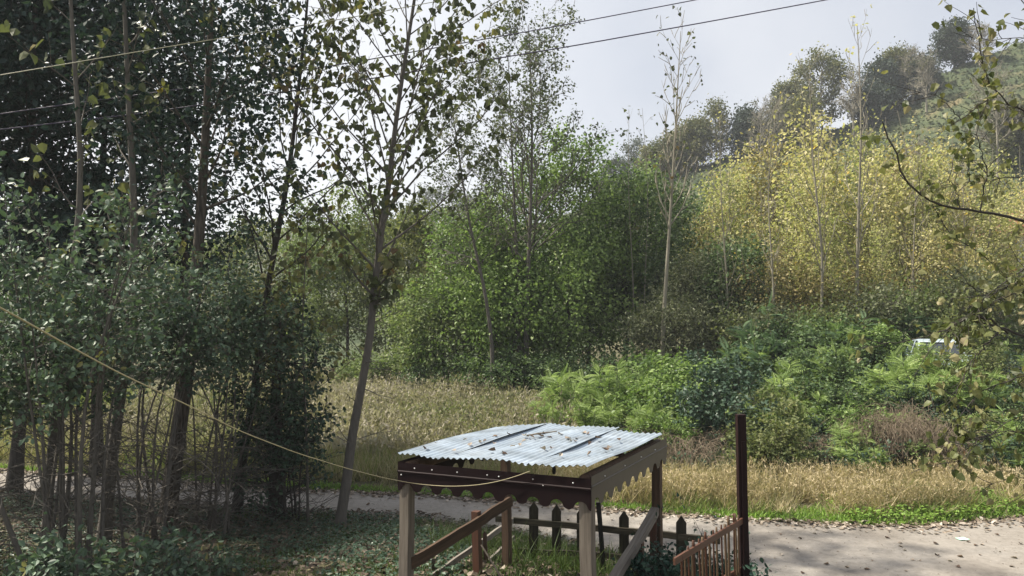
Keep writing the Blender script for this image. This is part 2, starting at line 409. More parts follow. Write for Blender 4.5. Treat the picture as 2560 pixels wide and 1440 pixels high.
class Tubes:
    def __init__(s):
        s.v, s.f, s.n = [], [], 0
    def add(s, pts, rad, sides=6):
        pts = np.asarray(pts, float); rad = np.asarray(rad, float)
        m = len(pts)
        d = np.empty_like(pts)
        d[1:-1] = pts[2:] - pts[:-2]
        d[0] = pts[1] - pts[0]; d[-1] = pts[-1] - pts[-2]
        d = unit(d)
        ref = np.array([0.31, 0.95, 0.05]) if abs(d[0][2]) > 0.7 else np.array([0.05, 0.1, 1.0])
        a = unit(np.cross(d, ref)); b = np.cross(d, a)
        th = np.arange(sides) * 2 * np.pi / sides
        ring = pts[:, None, :] + rad[:, None, None] * (np.cos(th)[None, :, None] * a[:, None, :] + np.sin(th)[None, :, None] * b[:, None, :])
        i0 = s.n + np.arange(m - 1)[:, None] * sides + np.arange(sides)[None]
        i1 = s.n + np.arange(m - 1)[:, None] * sides + (np.arange(sides)[None] + 1) % sides
        s.f.append(np.stack([i0, i1, i1 + sides, i0 + sides], -1).reshape(-1, 4))
        s.v.append(ring.reshape(-1, 3)); s.n += m * sides
    def mesh(s, name):
        return new_mesh_np(name, np.concatenate(s.v), np.concatenate(s.f), None, True)

def smooth_path(pts, n):
    pts = np.asarray(pts, float)
    d = np.r_[0, np.cumsum(np.linalg.norm(np.diff(pts, axis=0), axis=1))]
    t = np.linspace(0, d[-1], n)
    out = np.stack([np.interp(t, d, pts[:, i]) for i in range(pts.shape[1])], 1)
    for _ in range(2):
        out[1:-1] = 0.25 * out[:-2] + 0.5 * out[1:-1] + 0.25 * out[2:]
    return out

def limb(p, d, Ln, n, up, wob, rng):
    pts = [p]
    d = np.array(d, float)
    st = Ln / n
    for i in range(n):
        d = d + np.array([0, 0, up / n]) + rng.normal(size=3) * wob
        d = d / np.linalg.norm(d)
        p = p + d * st
        pts.append(p)
    return np.array(pts)

def perp_dir(ax, az, ang):
    ax = ax / np.linalg.norm(ax)
    r = np.array([1.0, 0, 0]) if abs(ax[0]) < 0.8 else np.array([0, 1.0, 0])
    a = np.cross(ax, r); a /= np.linalg.norm(a)
    b = np.cross(ax, a)
    return math.cos(ang) * ax + math.sin(ang) * (math.cos(az) * a + math.sin(az) * b)

def at(pts, t):
    x = t * (len(pts) - 1)
    i = min(int(x), len(pts) - 2)
    f = x - i
    return pts[i] * (1 - f) + pts[i + 1] * f, pts[i + 1] - pts[i]

def build_plant(trunk, r0, r1, sp, seed):
    """trunk: local points. Returns tube mesh, leaf mesh"""
    rng = np.random.default_rng(seed)
    T = Tubes()
    nt_ = len(trunk)
    tt = np.linspace(0, 1, nt_)
    rad = r0 + (r1 - r0) * tt ** 0.8
    rad[0] *= 1.25
    T.add(trunk, rad, sp.get('sides', 8))
    LP, LD, LC = [], [], []
    az = rng.uniform(0, 6.28)
    n1 = sp['n1']; t0, t1 = sp.get('t0', 0.2), sp.get('t1', 0.98)
    prof = sp.get('prof', lambda t: 1.0 - 0.7 * t)
    fan = sp.get('leaf_from', 0.25)
    lt0 = sp.get('leaf_t0', 0.0)
    for i in range(n1):
        t = t0 + (t1 - t0) * (i + rng.uniform(0, .9)) / n1
        p, ax = at(trunk, min(t, .999))
        az += 2.4 + rng.normal() * .5
        s = (t - t0) / max(t1 - t0, 1e-6)
        Ln = sp['L1'] * prof(s) * rng.uniform(.7, 1.2)
        d = perp_dir(ax, az, math.radians(sp['a1']) * rng.uniform(.75, 1.2))
        b1 = limb(p, d, Ln, 7, sp.get('up', .3), sp.get('wob', .08), rng)
        rb = (r0 + (r1 - r0) * t ** .8) * sp.get('rb', .45)
        T.add(b1, np.linspace(rb, max(rb * .18, .004), len(b1)), sp.get('s1', 5))
        clump = rng.uniform(-.28, .28)
        bare = rng.uniform() < sp.get('bare', 0.0) or s < lt0
        n2 = max(1, int(sp['n2'] * (0.5 + 0.5 * prof(s))))
        for j in range(n2):
            u = .18 + .8 * (j + rng.uniform(0, .9)) / n2
            q, ax2 = at(b1, min(u, .999))
            d2 = perp_dir(ax2, rng.uniform(0, 6.28), math.radians(sp['a2']) * rng.uniform(.6, 1.2))
            L2 = sp['L2'] * (1.15 - .6 * u) * rng.uniform(.6, 1.3) * (.5 + .5 * prof(s))
            b2 = limb(q, d2, L2, 5, sp.get('up2', .15), .1, rng)
            T.add(b2, np.linspace(max(rb * .35, .005), .003, len(b2)) * sp.get('tw', 1.0), 3)
            cl2 = clump + rng.uniform(-.15, .15)
            segs = [(b2, sp['lv'])]
            for k in range(sp.get('n3', 0)):
                q3, ax3 = at(b2, rng.uniform(.2, .98))
                b3 = limb(q3, perp_dir(ax3, rng.uniform(0, 6.28), math.radians(45)), L2 * .55 * rng.uniform(.6, 1.2), 3, .1, .12, rng)
                if sp.get('tube3', True):
                    T.add(b3, np.linspace(.005, .0025, len(b3)) * sp.get('tw', 1.0), 3)
                segs.append((b3, sp['lv']))
            if bare: continue
            for bb, m in segs:
                tu = fan + (1 - fan) * rng.random(m)
                x = tu * (len(bb) - 1.001); ii = x.astype(int); ff = (x - ii)[:, None]
                pp = bb[ii] * (1 - ff) + bb[ii + 1] * ff
                LP.append(pp + rng.normal(size=(m, 3)) * sp.get('spread', .05))
                LD.append(unit(bb[ii + 1] - bb[ii]) * sp.get('along', .5) + rng.normal(size=(m, 3)) * .55 + np.array([0, 0, -sp.get('hang', .5)]))
                LC.append(np.full(m, cl2))
        # a few leaves right along the limb
    # bare twigs (no leaves)
    for i in range(sp.get('nbare', 0)):
        p, ax = at(trunk, rng.uniform(*sp.get('bare_t', (.05, .4))))
        b = limb(p, perp_dir(ax, rng.uniform(0, 6.28), math.radians(rng.uniform(50, 95))), sp.get('Lbare', 1.5) * rng.uniform(.4, 1.2), 6, rng.uniform(-.3, .3), .16, rng)
        T.add(b, np.linspace(.012, .003, len(b)) * sp.get('tw', 1.0), 3)
        for k in range(3):
            q, ax2 = at(b, rng.uniform(.2, .9))
            b2 = limb(q, perp_dir(ax2, rng.uniform(0, 6.28), .8), .5 * rng.uniform(.4, 1.3), 4, 0, .18, rng)
            T.add(b2, np.linspace(.006, .0025, len(b2)) * sp.get('tw', 1.0), 3)
    tm = T.mesh('limbs')
    if not LP:
        return tm, None
    LP = np.concatenate(LP); LD = np.concatenate(LD); LC = np.concatenate(LC)
    n = len(LP)
    size = sp['leaf'] * rng.uniform(.6, 1.25, n)
    rnd = .5 + LC + rng.normal(size=n) * .17 + sp.get('bias', 0)
    lm = leaf_mesh('foliage', LP, LD, size, sp.get('tmpl', T_LEAF), rng, rnd, sp.get('flat', .5))
    return tm, lm

def put_tree(name, label, cat, group, base, tm, lm, bark, lmat, rz=0.0, sc=(1, 1, 1), crown='crown'):
    r = empty(name, base, label, cat, group, rz)
    r.scale = sc
    link('trunk', tm, M[bark], r)
    if lm is not None:
        link(crown, lm, M[lmat], r)
    return r

def ground_at(x, y):
    return float(gz(np.array([x]), np.array([y]))[0])

def tree_px(name, label, cat, group, path, D, r0, r1, sp, seed, bark, lmat, to_ground=True):
    """trunk follows photo points (px, py) or (px, py, D)"""
    pts = np.array([P(p[0], p[1], p[2] if len(p) > 2 else D) for p in path])
    if to_ground:
        g = ground_at(pts[0][0], pts[0][1]) - 0.1
        if pts[0][2] > g + 0.05:
            foot = pts[0].copy(); foot[2] = g
            pts = np.vstack([foot, pts])
        else:
            pts[0][2] = g
    base = pts[0].copy()
    tr = smooth_path(pts - base, sp.get('nt', 16))
    tm, lm = build_plant(tr, r0, r1, sp, seed)
    return put_tree(name, label, cat, group, base, tm, lm, bark, lmat)

def tree_xy(name, label, cat, group, px, D, top_py, r0, sp, seed, bark, lmat, lean=0.0, zfun=None):
    x = PX(px, D)
    z = (float(zfun(np.array([x]), np.array([D]))[0]) if zfun else ground_at(x, D)) - 0.1
    H = P(px, top_py, D)[2] - z
    rng = np.random.default_rng(seed + 5)
    tr = np.array([[0, 0, 0], [lean * .3 + rng.normal() * .15, rng.normal() * .15, H * .35], [lean * .7 + rng.normal() * .2, rng.normal() * .2, H * .7], [lean, 0, H]])
    tr = smooth_path(tr, 12)
    s2 = dict(sp)
    tm, lm = build_plant(tr, r0, r0 * .12, s2, seed)
    return put_tree(name, label, cat, group, (x, D, z), tm, lm, bark, lmat)

# ------------------------------------------------------------------ ground, road, hillside
def grid_mesh(name, xs, ys, zf):
    X, Y = np.meshgrid(xs, ys)
    Z = zf(X, Y)
    v = np.stack([X, Y, Z], -1).reshape(-1, 3)
    nx, ny = len(xs), len(ys)
    i = (np.arange(ny - 1)[:, None] * nx + np.arange(nx - 1)[None]).ravel()
    f = np.stack([i, i + 1, i + nx + 1, i + nx], -1)
    return new_mesh_np(name, v, f, None, True)

def graded(a, b, step, far_a, far_b):
    c = list(np.arange(a, b + 1e-6, step))
    s, x = step, c[-1]
    while x < far_b:
        s *= 1.35; x += s; c.append(x)
    s, x = step, c[0]
    lo = []
    while x > far_a:
        s *= 1.35; x -= s; lo.append(x)
    return np.array(lo[::-1] + c)

def ground_z(X, Y):
    z = gz(X, np.clip(Y, -30, 60))
    return z - 0.02 * np.clip(Y - 60, 0, 400)
gm = grid_mesh('ground', graded(-26, 32, .22, -300, 300), graded(3.0, 44, .22, -40, 420), ground_z)
tag(link('ground', gm, M['ground']), kind='structure')

# road sheet, ragged edges, 4 mm over the ground
rx = np.concatenate([np.arange(-60, -20, 1.0), np.arange(-20, 30.01, .15), np.arange(31, 60, 1.0)])
fe = y_far(rx) + .10 * vnoise(rx, rx * 0, 2.1, 21) + .05 * vnoise(rx, rx * 0, 9, 22)
ne = y_near(rx) + .16 * vnoise(rx, rx * 0, 1.7, 23) + .05 * vnoise(rx, rx * 0, 8, 24)
kk = 14
rows = [np.stack([rx, ne + (fe - ne) * j / (kk - 1), 0.006 + .004 * np.sin(np.pi * j / (kk - 1)) + 0 * rx], -1) for j in range(kk)]
rv = np.stack(rows, 0).reshape(-1, 3)
nxr = len(rx)
ii = (np.arange(kk - 1)[:, None] * nxr + np.arange(nxr - 1)[None]).ravel()
rm = new_mesh_np('road', rv, np.stack([ii, ii + 1, ii + nxr + 1, ii + nxr], -1), None, True)
tag(link('road', rm, M['road']), kind='structure')

# dirt track climbing to the parked car
tp = smooth_path([(13.5, 17.2), (16.5, 20.5), (18.5, 24.5), (20.0, 29), (24, 34), (34, 38)], 60)
tv = []
for i in range(len(tp)):
    d = tp[min(i + 1, 59)] - tp[max(i - 1, 0)]
    n = np.array([-d[1], d[0]]) / np.linalg.norm(d)
    for j in range(7):
        o_ = (j / 6 - .5) * 3.4
        q = tp[i] + n * o_
        tv.append([q[0], q[1], 0])
tv = np.array(tv)
tv[:, 2] = gz(tv[:, 0], tv[:, 1]) + .03
ti = (np.arange(59)[:, None] * 7 + np.arange(6)[None]).ravel()
tag(link('dirt_track', new_mesh_np('dirt_track', tv, np.stack([ti, ti + 7, ti + 8, ti + 1], -1), None, True), M['road']), kind='structure')

def hill_disp(X, Y):
    z = hz(X, Y)
    # rows of clipped tea follow the contour
    ph = z * 2 * np.pi / 1.7 + 1.6 * vnoise(X, Y, .25, 31)
    bump = .62 * np.clip(np.sin(ph), -.5, .9) + .28 * vnoise(X, Y, 2.2, 32)
    return z + bump * sstep(HY0 + 6, HY0 + 16, Y)
hm = grid_mesh('hillside', np.concatenate([np.arange(-260, -30, 8.0), np.arange(-30, 130, .55), np.arange(130, 300, 6.)]),
               np.concatenate([np.arange(HY0 - 8, HY1 + 4, .6), np.arange(HY1 + 5, 190, 4.0)]), hill_disp)
tag(link('hillside', hm, M['hill']), kind='structure')
# far ridge to the left of the hill
def far_z(X, Y):
    t = np.clip(1 - np.abs(Y - 330) / 110, 0, 1)
    pk = np.interp(X, [-300, -160, -100, -40, 0, 60, 300], [24, 34, 42, 44, 46, 40, 30])
    return -12 + (pk + 12) * t ** .8 + 2.0 * vnoise(X, Y, .06, 41)
fm = grid_mesh('distant_hill', np.arange(-420, 320, 7.0), np.arange(215, 450, 6.0), far_z)
tag(link('distant_hill', fm, M['hill']), kind='structure')

# ------------------------------------------------------------------ woodwork helpers
def beam_mesh(name, Ln, w_, h_, bev=.006, top=None, seg=6, warp=0.0, seed=0):
    """along local +Z from 0 to Ln, w_ on X, h_ on Y. top='point' cuts a picket point"""
    bm = bmesh.new()
    rng = np.random.default_rng(seed)
    rings = []
    zs = list(np.linspace(0, Ln, seg + 1))
    if top == 'point':
        zs[-1] = Ln - w_ * .75
    ox = np.cumsum(rng.normal(size=len(zs)) * warp); oy = np.cumsum(rng.normal(size=len(zs)) * warp)
    for z, a, b in zip(zs, ox, oy):
        rings.append([bm.verts.new((sx * w_ / 2 + a, sy * h_ / 2 + b, z)) for sx, sy in ((-1, -1), (1, -1), (1, 1), (-1, 1))])
    for r0_, r1_ in zip(rings[:-1], rings[1:]):
        for i in range(4):
            bm.faces.new((r0_[i], r0_[(i + 1) % 4], r1_[(i + 1) % 4], r1_[i]))
    bm.faces.new(rings[0][::-1])
    if top == 'point':
        a, b = ox[-1], oy[-1]
        p0 = bm.verts.new((a, -h_ / 2 + b, Ln)); p1 = bm.verts.new((a, h_ / 2 + b, Ln))
        r = rings[-1]
        bm.faces.new((r[0], r[1], p0)); bm.faces.new((r[2], r[3], p1))
        bm.faces.new((r[1], r[2], p1, p0)); bm.faces.new((r[3], r[0], p0, p1))
    else:
        bm.faces.new(rings[-1])
    if bev > 0:
        ed = [e for e in bm.edges if len(e.link_faces) == 2 and e.calc_face_angle(0) > .6]
        bmesh.ops.bevel(bm, geom=ed, offset=min(bev, w_ * .3, h_ * .3), segments=1, affect='EDGES', profile=.7)
    me = bpy.data.meshes.new(name)
    bm.to_mesh(me); bm.free()
    return me

def beam(name, p0, p1, w_, h_, mat, parent, side=(1, 0, 0), **kw):
    """beam from p0 to p1; its X side lies along `side`"""
    p0 = Vector([float(v) for v in p0]); p1 = Vector([float(v) for v in p1])
    z = (p1 - p0); Ln = z.length; z.normalize()
    s = Vector(side); x = (s - z * s.dot(z)).normalized(); y = z.cross(x)
    o = link(name, beam_mesh(name, Ln, w_, h_, **kw), M[mat])
    R = Matrix((x, y, z)).transposed().to_4x4()
    R.translation = p0
    if parent is not None:
        o.parent = parent
        o.matrix_local = Matrix.Translation(-Vector(parent.location)) @ R
    else:
        o.matrix_world = R
    return o

def obj_at(name, me, mat, parent, loc):
    o = link(name, me, M[mat], parent)
    o.location = Vector([float(v) for v in loc]) - (Vector(parent.location) if parent else Vector((0, 0, 0)))
    return o

# ------------------------------------------------------------------ pergola over the steps
FR = np.array([0.70, 7.00]); FL = np.array([-1.12, 8.00])
U = (FL - FR) / np.linalg.norm(FL - FR); V_ = np.array([-U[1], U[0]]) * -1.0
if V_[1] < 0: V_ = -V_
WID = np.linalg.norm(FL - FR); DEP = 2.13
def pl(u, v): return FR + U * u + V_ * v
BR = pl(0, DEP); BL = pl(WID, DEP)
u3 = (float(U[0]), float(U[1]), 0.0); v3 = (float(V_[0]), float(V_[1]), 0.0)
ZR, ZL = 3.03, 2.95                      # roof height on the two sides
def roof_z(u, v): return ZR + (ZL - ZR) * u / WID + 0.0 * v
perg = empty('pergola', (*pl(WID / 2, DEP / 2), ground_at(*pl(WID / 2, DEP / 2))), 'weathered timber pergola with a corrugated zinc roof and scalloped dark brown edging', 'pergola')
def g2(p): return ground_at(float(p[0]), float(p[1]))
for (q, mt, w_, lean) in ((FR, 'wood_weathered', .115, (.03, 0)), (FL, 'wood_weathered', .115, (-.015, 0)), (BR, 'wood_brown', .10, (0, 0)), (BL, 'wood_brown', .10, (.03, 0))):
    zt = roof_z(0 if q is FR or q is BR else WID, 0) - .17
    beam('post', (q[0] + lean[0], q[1], g2(q) - .25), (q[0], q[1], zt), w_, w_, mt, perg, side=u3, seed=int(abs(q[0]) * 100), warp=.0025, bev=.008)
# round side logs and cross bars that carry the sheets
def log(name, p0, p1, r, mat, parent, seed):
    T = Tubes(); rng = np.random.default_rng(seed)
    p0 = np.array(p0); p1 = np.array(p1)
    o0 = np.array(parent.location) if parent else np.zeros(3)
    pts = np.array([p0 + (p1 - p0) * t + rng.normal(size=3) * .004 for t in np.linspace(0, 1, 9)]) - o0
    rr = r * (1 + .05 * rng.normal(size=9))
    T.add(np.vstack([pts[:1], pts, pts[-1:]]), np.r_[.002, rr, .002], 12)
    o = link(name, T.mesh(name), M[mat], parent)
    return o
for u in (0.02, WID - .02):
    a = pl(u, -.02); b = pl(u, DEP + .12)
    log('side_log', (*a, roof_z(u, 0) - .11), (*b, roof_z(u, 0) - .11), .058, 'wood_brown', perg, int(u * 10))
for v in (DEP * .52, DEP - .02):
    a = pl(.05, v); b = pl(WID - .05, v)
    beam('roof_batten', (*a, roof_z(.05, 0) - .055), (*b, roof_z(WID - .05, 0) - .055), .06, .045, 'wood_brown', perg, side=v3)

# corrugated sheets
def sheet(name, ua, ub, va, vb_a, vb_b, lift, tilt, seed):
    rng = np.random.default_rng(seed)
    pitch, amp = .072, .0095
    nu = int((ub - ua) / pitch * 8); nv = 14
    us = np.linspace(ua, ub, nu)
    vs = []
    ph = rng.uniform(0, 6.28)
    for k in range(2):
        for j in range(nv):
            t = j / (nv - 1)
            for u in us:
                s = (u - ua) / (ub - ua)
                v = va + (vb_a + (vb_b - vb_a) * s - va) * t + .006 * math.sin(u * 31 + seed)
                q = pl(u, v)
                z = roof_z(u, v) + lift + tilt * (s - .5) + amp * math.sin(2 * math.pi * u / pitch + ph) - k * .0015
                z += .009 * math.sin(2.2 * t * 3 + seed) * (1 - t) + .011 * math.sin(u * 4.3 + t * 4 + seed) + .006 * math.sin(u * 11 + seed * 2) * math.sin(t * 7 + seed)
                if t < .02: z += .004 * math.sin(u * 15 + seed)
                vs.append((q[0], q[1], z))
    vs = np.array(vs) - np.array(perg.location)
    i = (np.arange(nv - 1)[:, None] * nu + np.arange(nu - 1)[None]).ravel()
    f0 = np.stack([i, i + 1, i + nu + 1, i + nu], -1)
    o = link(name, new_mesh_np(name, vs, np.vstack([f0, f0[:, ::-1] + nu * nv]), None, True), M['zinc'], perg)
    return o
sheet('roof_sheet', -.05, .62, -.10, DEP + .06, DEP + .10, .016, -.012, 1)
sheet('roof_sheet', .56, 1.12, -.07, DEP + .24, DEP + .34, .034, .006, 2)
sheet('roof_sheet', 1.06, 1.66, -.05, DEP + .30, DEP + .42, .020, .0, 3)
sheet('roof_sheet', 1.60, WID + .10, -.05, DEP + .40, DEP - .05, .036, .004, 4)

# scalloped sheet-metal edging
def edging(name, a, b, z0, z1, mat, parent, out3, height=.30, period=.25):
    """a, b plan points, z0, z1 top heights at both ends"""
    Ln = float(np.linalg.norm(b - a)); n = int(Ln / .012)
    d2 = (b - a) / Ln
    vs = []
    th = .004
    def bot(s):
        t = (s / period) % 1.0
        q = abs(t - .5) / .5
        arch = .062 * math.sqrt(max(0, 1 - (q / .56) ** 2)) if q < .56 else 0
        lobe = .020 * (1 - math.sin(math.pi * (q - .56) / .88)) if q >= .56 else .020
        return -height + arch + lobe
    cols = [0.0, -.085, -.092, -.104, -.111, -.15]
    bul = [0, 0, .009, .009, 0, 0]
    nr = len(cols) + 1
    o3 = np.array([out3[0], out3[1]])
    for k in range(2):
        for i in range(n + 1):
            s = Ln * i / n
            z = z0 + (z1 - z0) * i / n
            q = a + d2 * s
            for c, bb in zip(cols, bul):
                e = q + o3 * (bb - k * th)
                vs.append((e[0], e[1], z + c))
            e = q - o3 * (k * th)
            vs.append((e[0], e[1], z + bot(s)))
    vs = np.array(vs) - np.array(parent.location)
    i = (np.arange(n)[:, None] * nr + np.arange(nr - 1)[None]).ravel()
    f0 = np.stack([i, i + nr, i + nr + 1, i + 1], -1)
    off = (n + 1) * nr
    faces = [f0, f0[:, ::-1] + off]
    j = np.arange(n) * nr
    faces.append(np.stack([j, j + off, j + nr + off, j + nr], -1))
    jb = j + nr - 1
    faces.append(np.stack([jb, jb + nr, jb + nr + off, jb + off], -1))
    o = link(name, new_mesh_np(name, vs, np.vstack(faces)), M[mat], parent)
    return o
def screw_me():
    bm = bmesh.new(); bmesh.ops.create_icosphere(bm, subdivisions=2, radius=.0075)
    me = bpy.data.meshes.new('screw'); bm.to_mesh(me); bm.free(); return me
SCREW = screw_me()
fo = (-v3[0], -v3[1])                                   # outwards at the front
A0 = pl(WID + .075, -.075); B0 = pl(-.075, -.075)
vf = edging('front_edging', A0, B0, 2.895, 2.955, 'sheet_brown', perg, fo)
for f_, dz in ((.10, -.05), (.20, -.05), (.34, -.05), (.50, -.05), (.56, -.055), (.73, -.05), (.92, -.05), (.022, -.13), (.78, -.10)):
    q = A0 + (B0 - A0) * f_ + np.array(fo) * (.003 if dz > -.09 else .004)
    s_ = obj_at('screw', SCREW, 'screw', perg, (q[0], q[1], 2.895 + .06 * f_ + dz))
ro = (-u3[0], -u3[1])
edging('side_edging', pl(-.079, -.07), pl(-.079, DEP + .14), 2.975, 2.985, 'sheet_brown_sheen', perg, ro)
lo_ = (u3[0], u3[1])
edging('side_edging', pl(WID + .079, -.07), pl(WID + .079, DEP + .14), 2.90, 2.90, 'sheet_brown', perg, lo_)
for f_ in (.12, .38, .62, .85):
    q = pl(-.083, DEP * f_)
    obj_at('screw', SCREW, 'screw', perg, (q[0], q[1], 2.92))

# pendant bulb holder below the roof
pd = P(1385, 1175, 7.9)
pen = empty('pendant_lamp', pd, 'small black lamp holder hanging on a wire under the zinc roof', 'lamp')
T = Tubes()
zz = np.array([-.045, -.04, -.02, .02, .035, .05, .06]); rr_ = np.array([.002, .018, .021, .021, .014, .008, .003])
T.add(np.stack([zz * 0, zz * 0, zz], 1), rr_, 12)
link('lamp_holder', T.mesh('lamp_holder'), M['black_plastic'], pen)
T = Tubes(); T.add([(0, 0, .055), (.004, 0, .1), (0, 0, roof_z(.6, 0) - pd[2])], [.003] * 3, 5)
link('cord', T.mesh('cord'), M['black_plastic'], pen)

# handrails with their posts
RZL0 = P(1030, 1402, 8.0)[2]; RZL1 = P(1275, 1252, 9.87)[2]
hl = empty('handrail', (*pl(WID, DEP / 2), g2(pl(WID, DEP / 2))), 'rough brown plank handrail nailed between the pergola posts with a red brown newel', 'handrail')
beam('rail', P(1028, 1408, 7.98), P(1278, 1252, 9.85), .035, .135, 'wood_brown', hl, side=u3, warp=.004, seg=12, seed=3)
nb = P(1190, 1278, 9.20)
beam('newel', (nb[0] + .03, nb[1], ground_at(nb[0], nb[1]) - .2), nb, .09, .085, 'wood_red', hl, side=u3, seed=5)
hr = empty('handrail', (*pl(0, DEP / 2), g2(pl(0, DEP / 2))), 'thick silver grey handrail beam on red brown posts beside the rose bush', 'handrail')
ra = P(1524, 1462, 7.75); rb_ = P(1645, 1262, 8.95)
beam('rail', ra, rb_, .095, .085, 'wood_grey', hr, side=u3, warp=.003, seg=10, seed=8, bev=.01)
for px, py, D in ((1634, 1290, 8.82), (1600, 1352, 8.35)):
    t = P(px, py, D)
    beam('post', (t[0], t[1], ground_at(t[0], t[1]) - .2), (t[0], t[1], t[2] - .02), .075, .07, 'wood_red', hr, side=u3, seed=int(px))
bq = P(1655, 1330, 8.9)
beam('brace', P(1640, 1297, 8.86), P(1654, 1350, 8.92), .03, .05, 'wood_weathered', hr, side=u3)

# picket fence along the road side
pf = empty('picket_fence', (0.9, 10.6, ground_at(.9, 10.6)), 'old dark picket fence with pointed mossy boards along the road', 'fence')
def fD(px): return 11.1 - (px - 1258) / 445 * 0.95
def fence_board(px, top, wpx, mat, seed, point=True, lean=0, D=None, parent=pf, name='picket', thick=.024):
    D = D or fD(px)
    t = P(px, top, D); w_ = wpx / F_PX * D
    b = np.array([t[0] + lean, D, ground_at(t[0] + lean, D) - .12])
    beam(name, b, t, w_, thick, mat, parent, side=(0.98, -.2, 0), top='point' if point else None, seed=seed, bev=.003, warp=.002)
for k, (px, top, wpx, mt) in enumerate(((1262, 1268, 14, 'wood_mossy'), (1334, 1254, 23, 'wood_mossy'), (1391, 1260, 23, 'wood_mossy'), (1453, 1268, 22, 'wood_mossy'),
                                        (1559, 1276, 24, 'wood_mossy'), (1638, 1284, 23, 'wood_mossy'), (1703, 1288, 25, 'wood_mossy'))):
    fence_board(px, top, wpx, mt, 30 + k)
fence_board(1494, 1255, 11, 'wood_black', 44, False, .10, fD(1494) - .06, name='stake', thick=.05)
beam('fence_rail', P(1240, 1297, fD(1240) + .03), P(1800, 1348, fD(1800) + .03), .045, .085, 'wood_mossy', pf, side=(.2, .98, 0), warp=.006, seg=14, seed=61)
beam('fence_rail', P(1245, 1373, fD(1245) + .03), P(1720, 1402, fD(1720) + .03), .04, .075, 'wood_mossy', pf, side=(.2, .98, 0), warp=.005, seg=14, seed=62)
# short return fence towards the house
sf = empty('picket_fence', (-.35, 9.9, ground_at(-.35, 9.9)), 'low grey fence with two slanting rails and thin pointed pickets beside the plank handrail', 'fence')
beam('fence_rail', P(1282, 1300, 11.0), P(1078, 1447, 8.9), .03, .075, 'wood_grey', sf, side=(.5, .2, 0), warp=.004, seg=12, seed=70)
beam('fence_rail', P(1284, 1345, 11.0), P(1170, 1452, 9.5), .03, .07, 'wood_grey', sf, side=(.5, .2, 0), warp=.004, seg=12, seed=71)
fence_board(1213, 1328, 10, 'wood_brown', 72, True, .02, 9.9, sf)
fence_board(1085, 1396, 9, 'wood_mossy', 73, False, 0, 9.2, sf)
stk = empty('stick', P(1250, 1440, 9.0), 'thin bare stick leaning against the red brown newel', 'stick')
T = Tubes(); T.add(np.array([P(1203, 1362, 9.12), P(1228, 1402, 9.05), P(1262, 1460, 9.0)]) - np.array(stk.location), [.011, .012, .013], 7)
link('pole', T.mesh('stick'), M['wood_weathered'], stk)

# tall post and bamboo gate at the right
tpost = empty('tall_post', (2.50, 8.0, ground_at(2.5, 8.0)), 'tall dark maroon timber post standing at the bamboo fence end', 'post')
t_ = P(1851, 1036, 8.0)
beam('shaft', (2.50, 8.0, ground_at(2.5, 8) - .3), t_, .092, .085, 'wood_maroon', tpost, seed=80, warp=.002)
t2_ = P(1858, 1102, 8.0)
beam('splice_board', (t2_[0] + .005, 7.96, ground_at(2.5, 8) - .2), (t2_[0] - .012, 7.955, t2_[2]), .045, .03, 'wood_maroon', tpost, seed=81)
bf = empty('bamboo_fence', (2.0, 7.35, ground_at(2.0, 7.35)), 'sloping fence of thin red brown bamboo canes nailed to a plank', 'fence')
def bD(px): return 6.75 + (px - 1690) / 160 * 1.2
beam('rail', P(1684, 1404, bD(1684)), P(1852, 1299, bD(1852)), .022, .062, 'wood_red', bf, side=(.6, -.75, 0), seg=8, warp=.003, seed=90)
beam('rail', P(1800, 1452, bD(1800) + .03), P(1852, 1425, bD(1852) + .03), .022, .06, 'wood_red', bf, side=(.6, -.75, 0), seg=4, seed=91)
canes = [(1704, 1385, 0), (1712, 1378, 1), (1720, 1366, 0), (1730, 1368, 1), (1733, 1351, 0), (1747, 1347, 0), (1756, 1343, 1), (1763, 1330, 0), (1773, 1340, 1), (1783, 1325, 0), (1791, 1318, 1),
         (1803, 1312, 0), (1812, 1311, 1), (1821, 1290, 1), (1834, 1283, 0), (1845, 1288, 1), (1838, 1284, 1)]
rg = np.random.default_rng(5)
for k, (px, top, red) in enumerate(canes):
    D = bD(px) - .03
    t = P(px, top, D)
    b = np.array([t[0] + rg.normal() * .012 + .03, D + .01, ground_at(t[0], D) - .1])
    T = Tubes(); n = 22
    pts = np.array([b + (t - b) * q for q in np.linspace(0, 1, n)]) - np.array(bf.location)
    r0_ = rg.uniform(.008, .0125)
    rr_ = np.array([r0_ * (1.18 if q % 4 == 0 else 1.0) for q in range(n)])
    T.add(np.vstack([pts, pts[-1:] + [0, 0, .001]]), np.r_[rr_, .001], 8)
    link('cane', T.mesh('cane'), M['bamboo_red' if not red else 'bamboo'], bf)

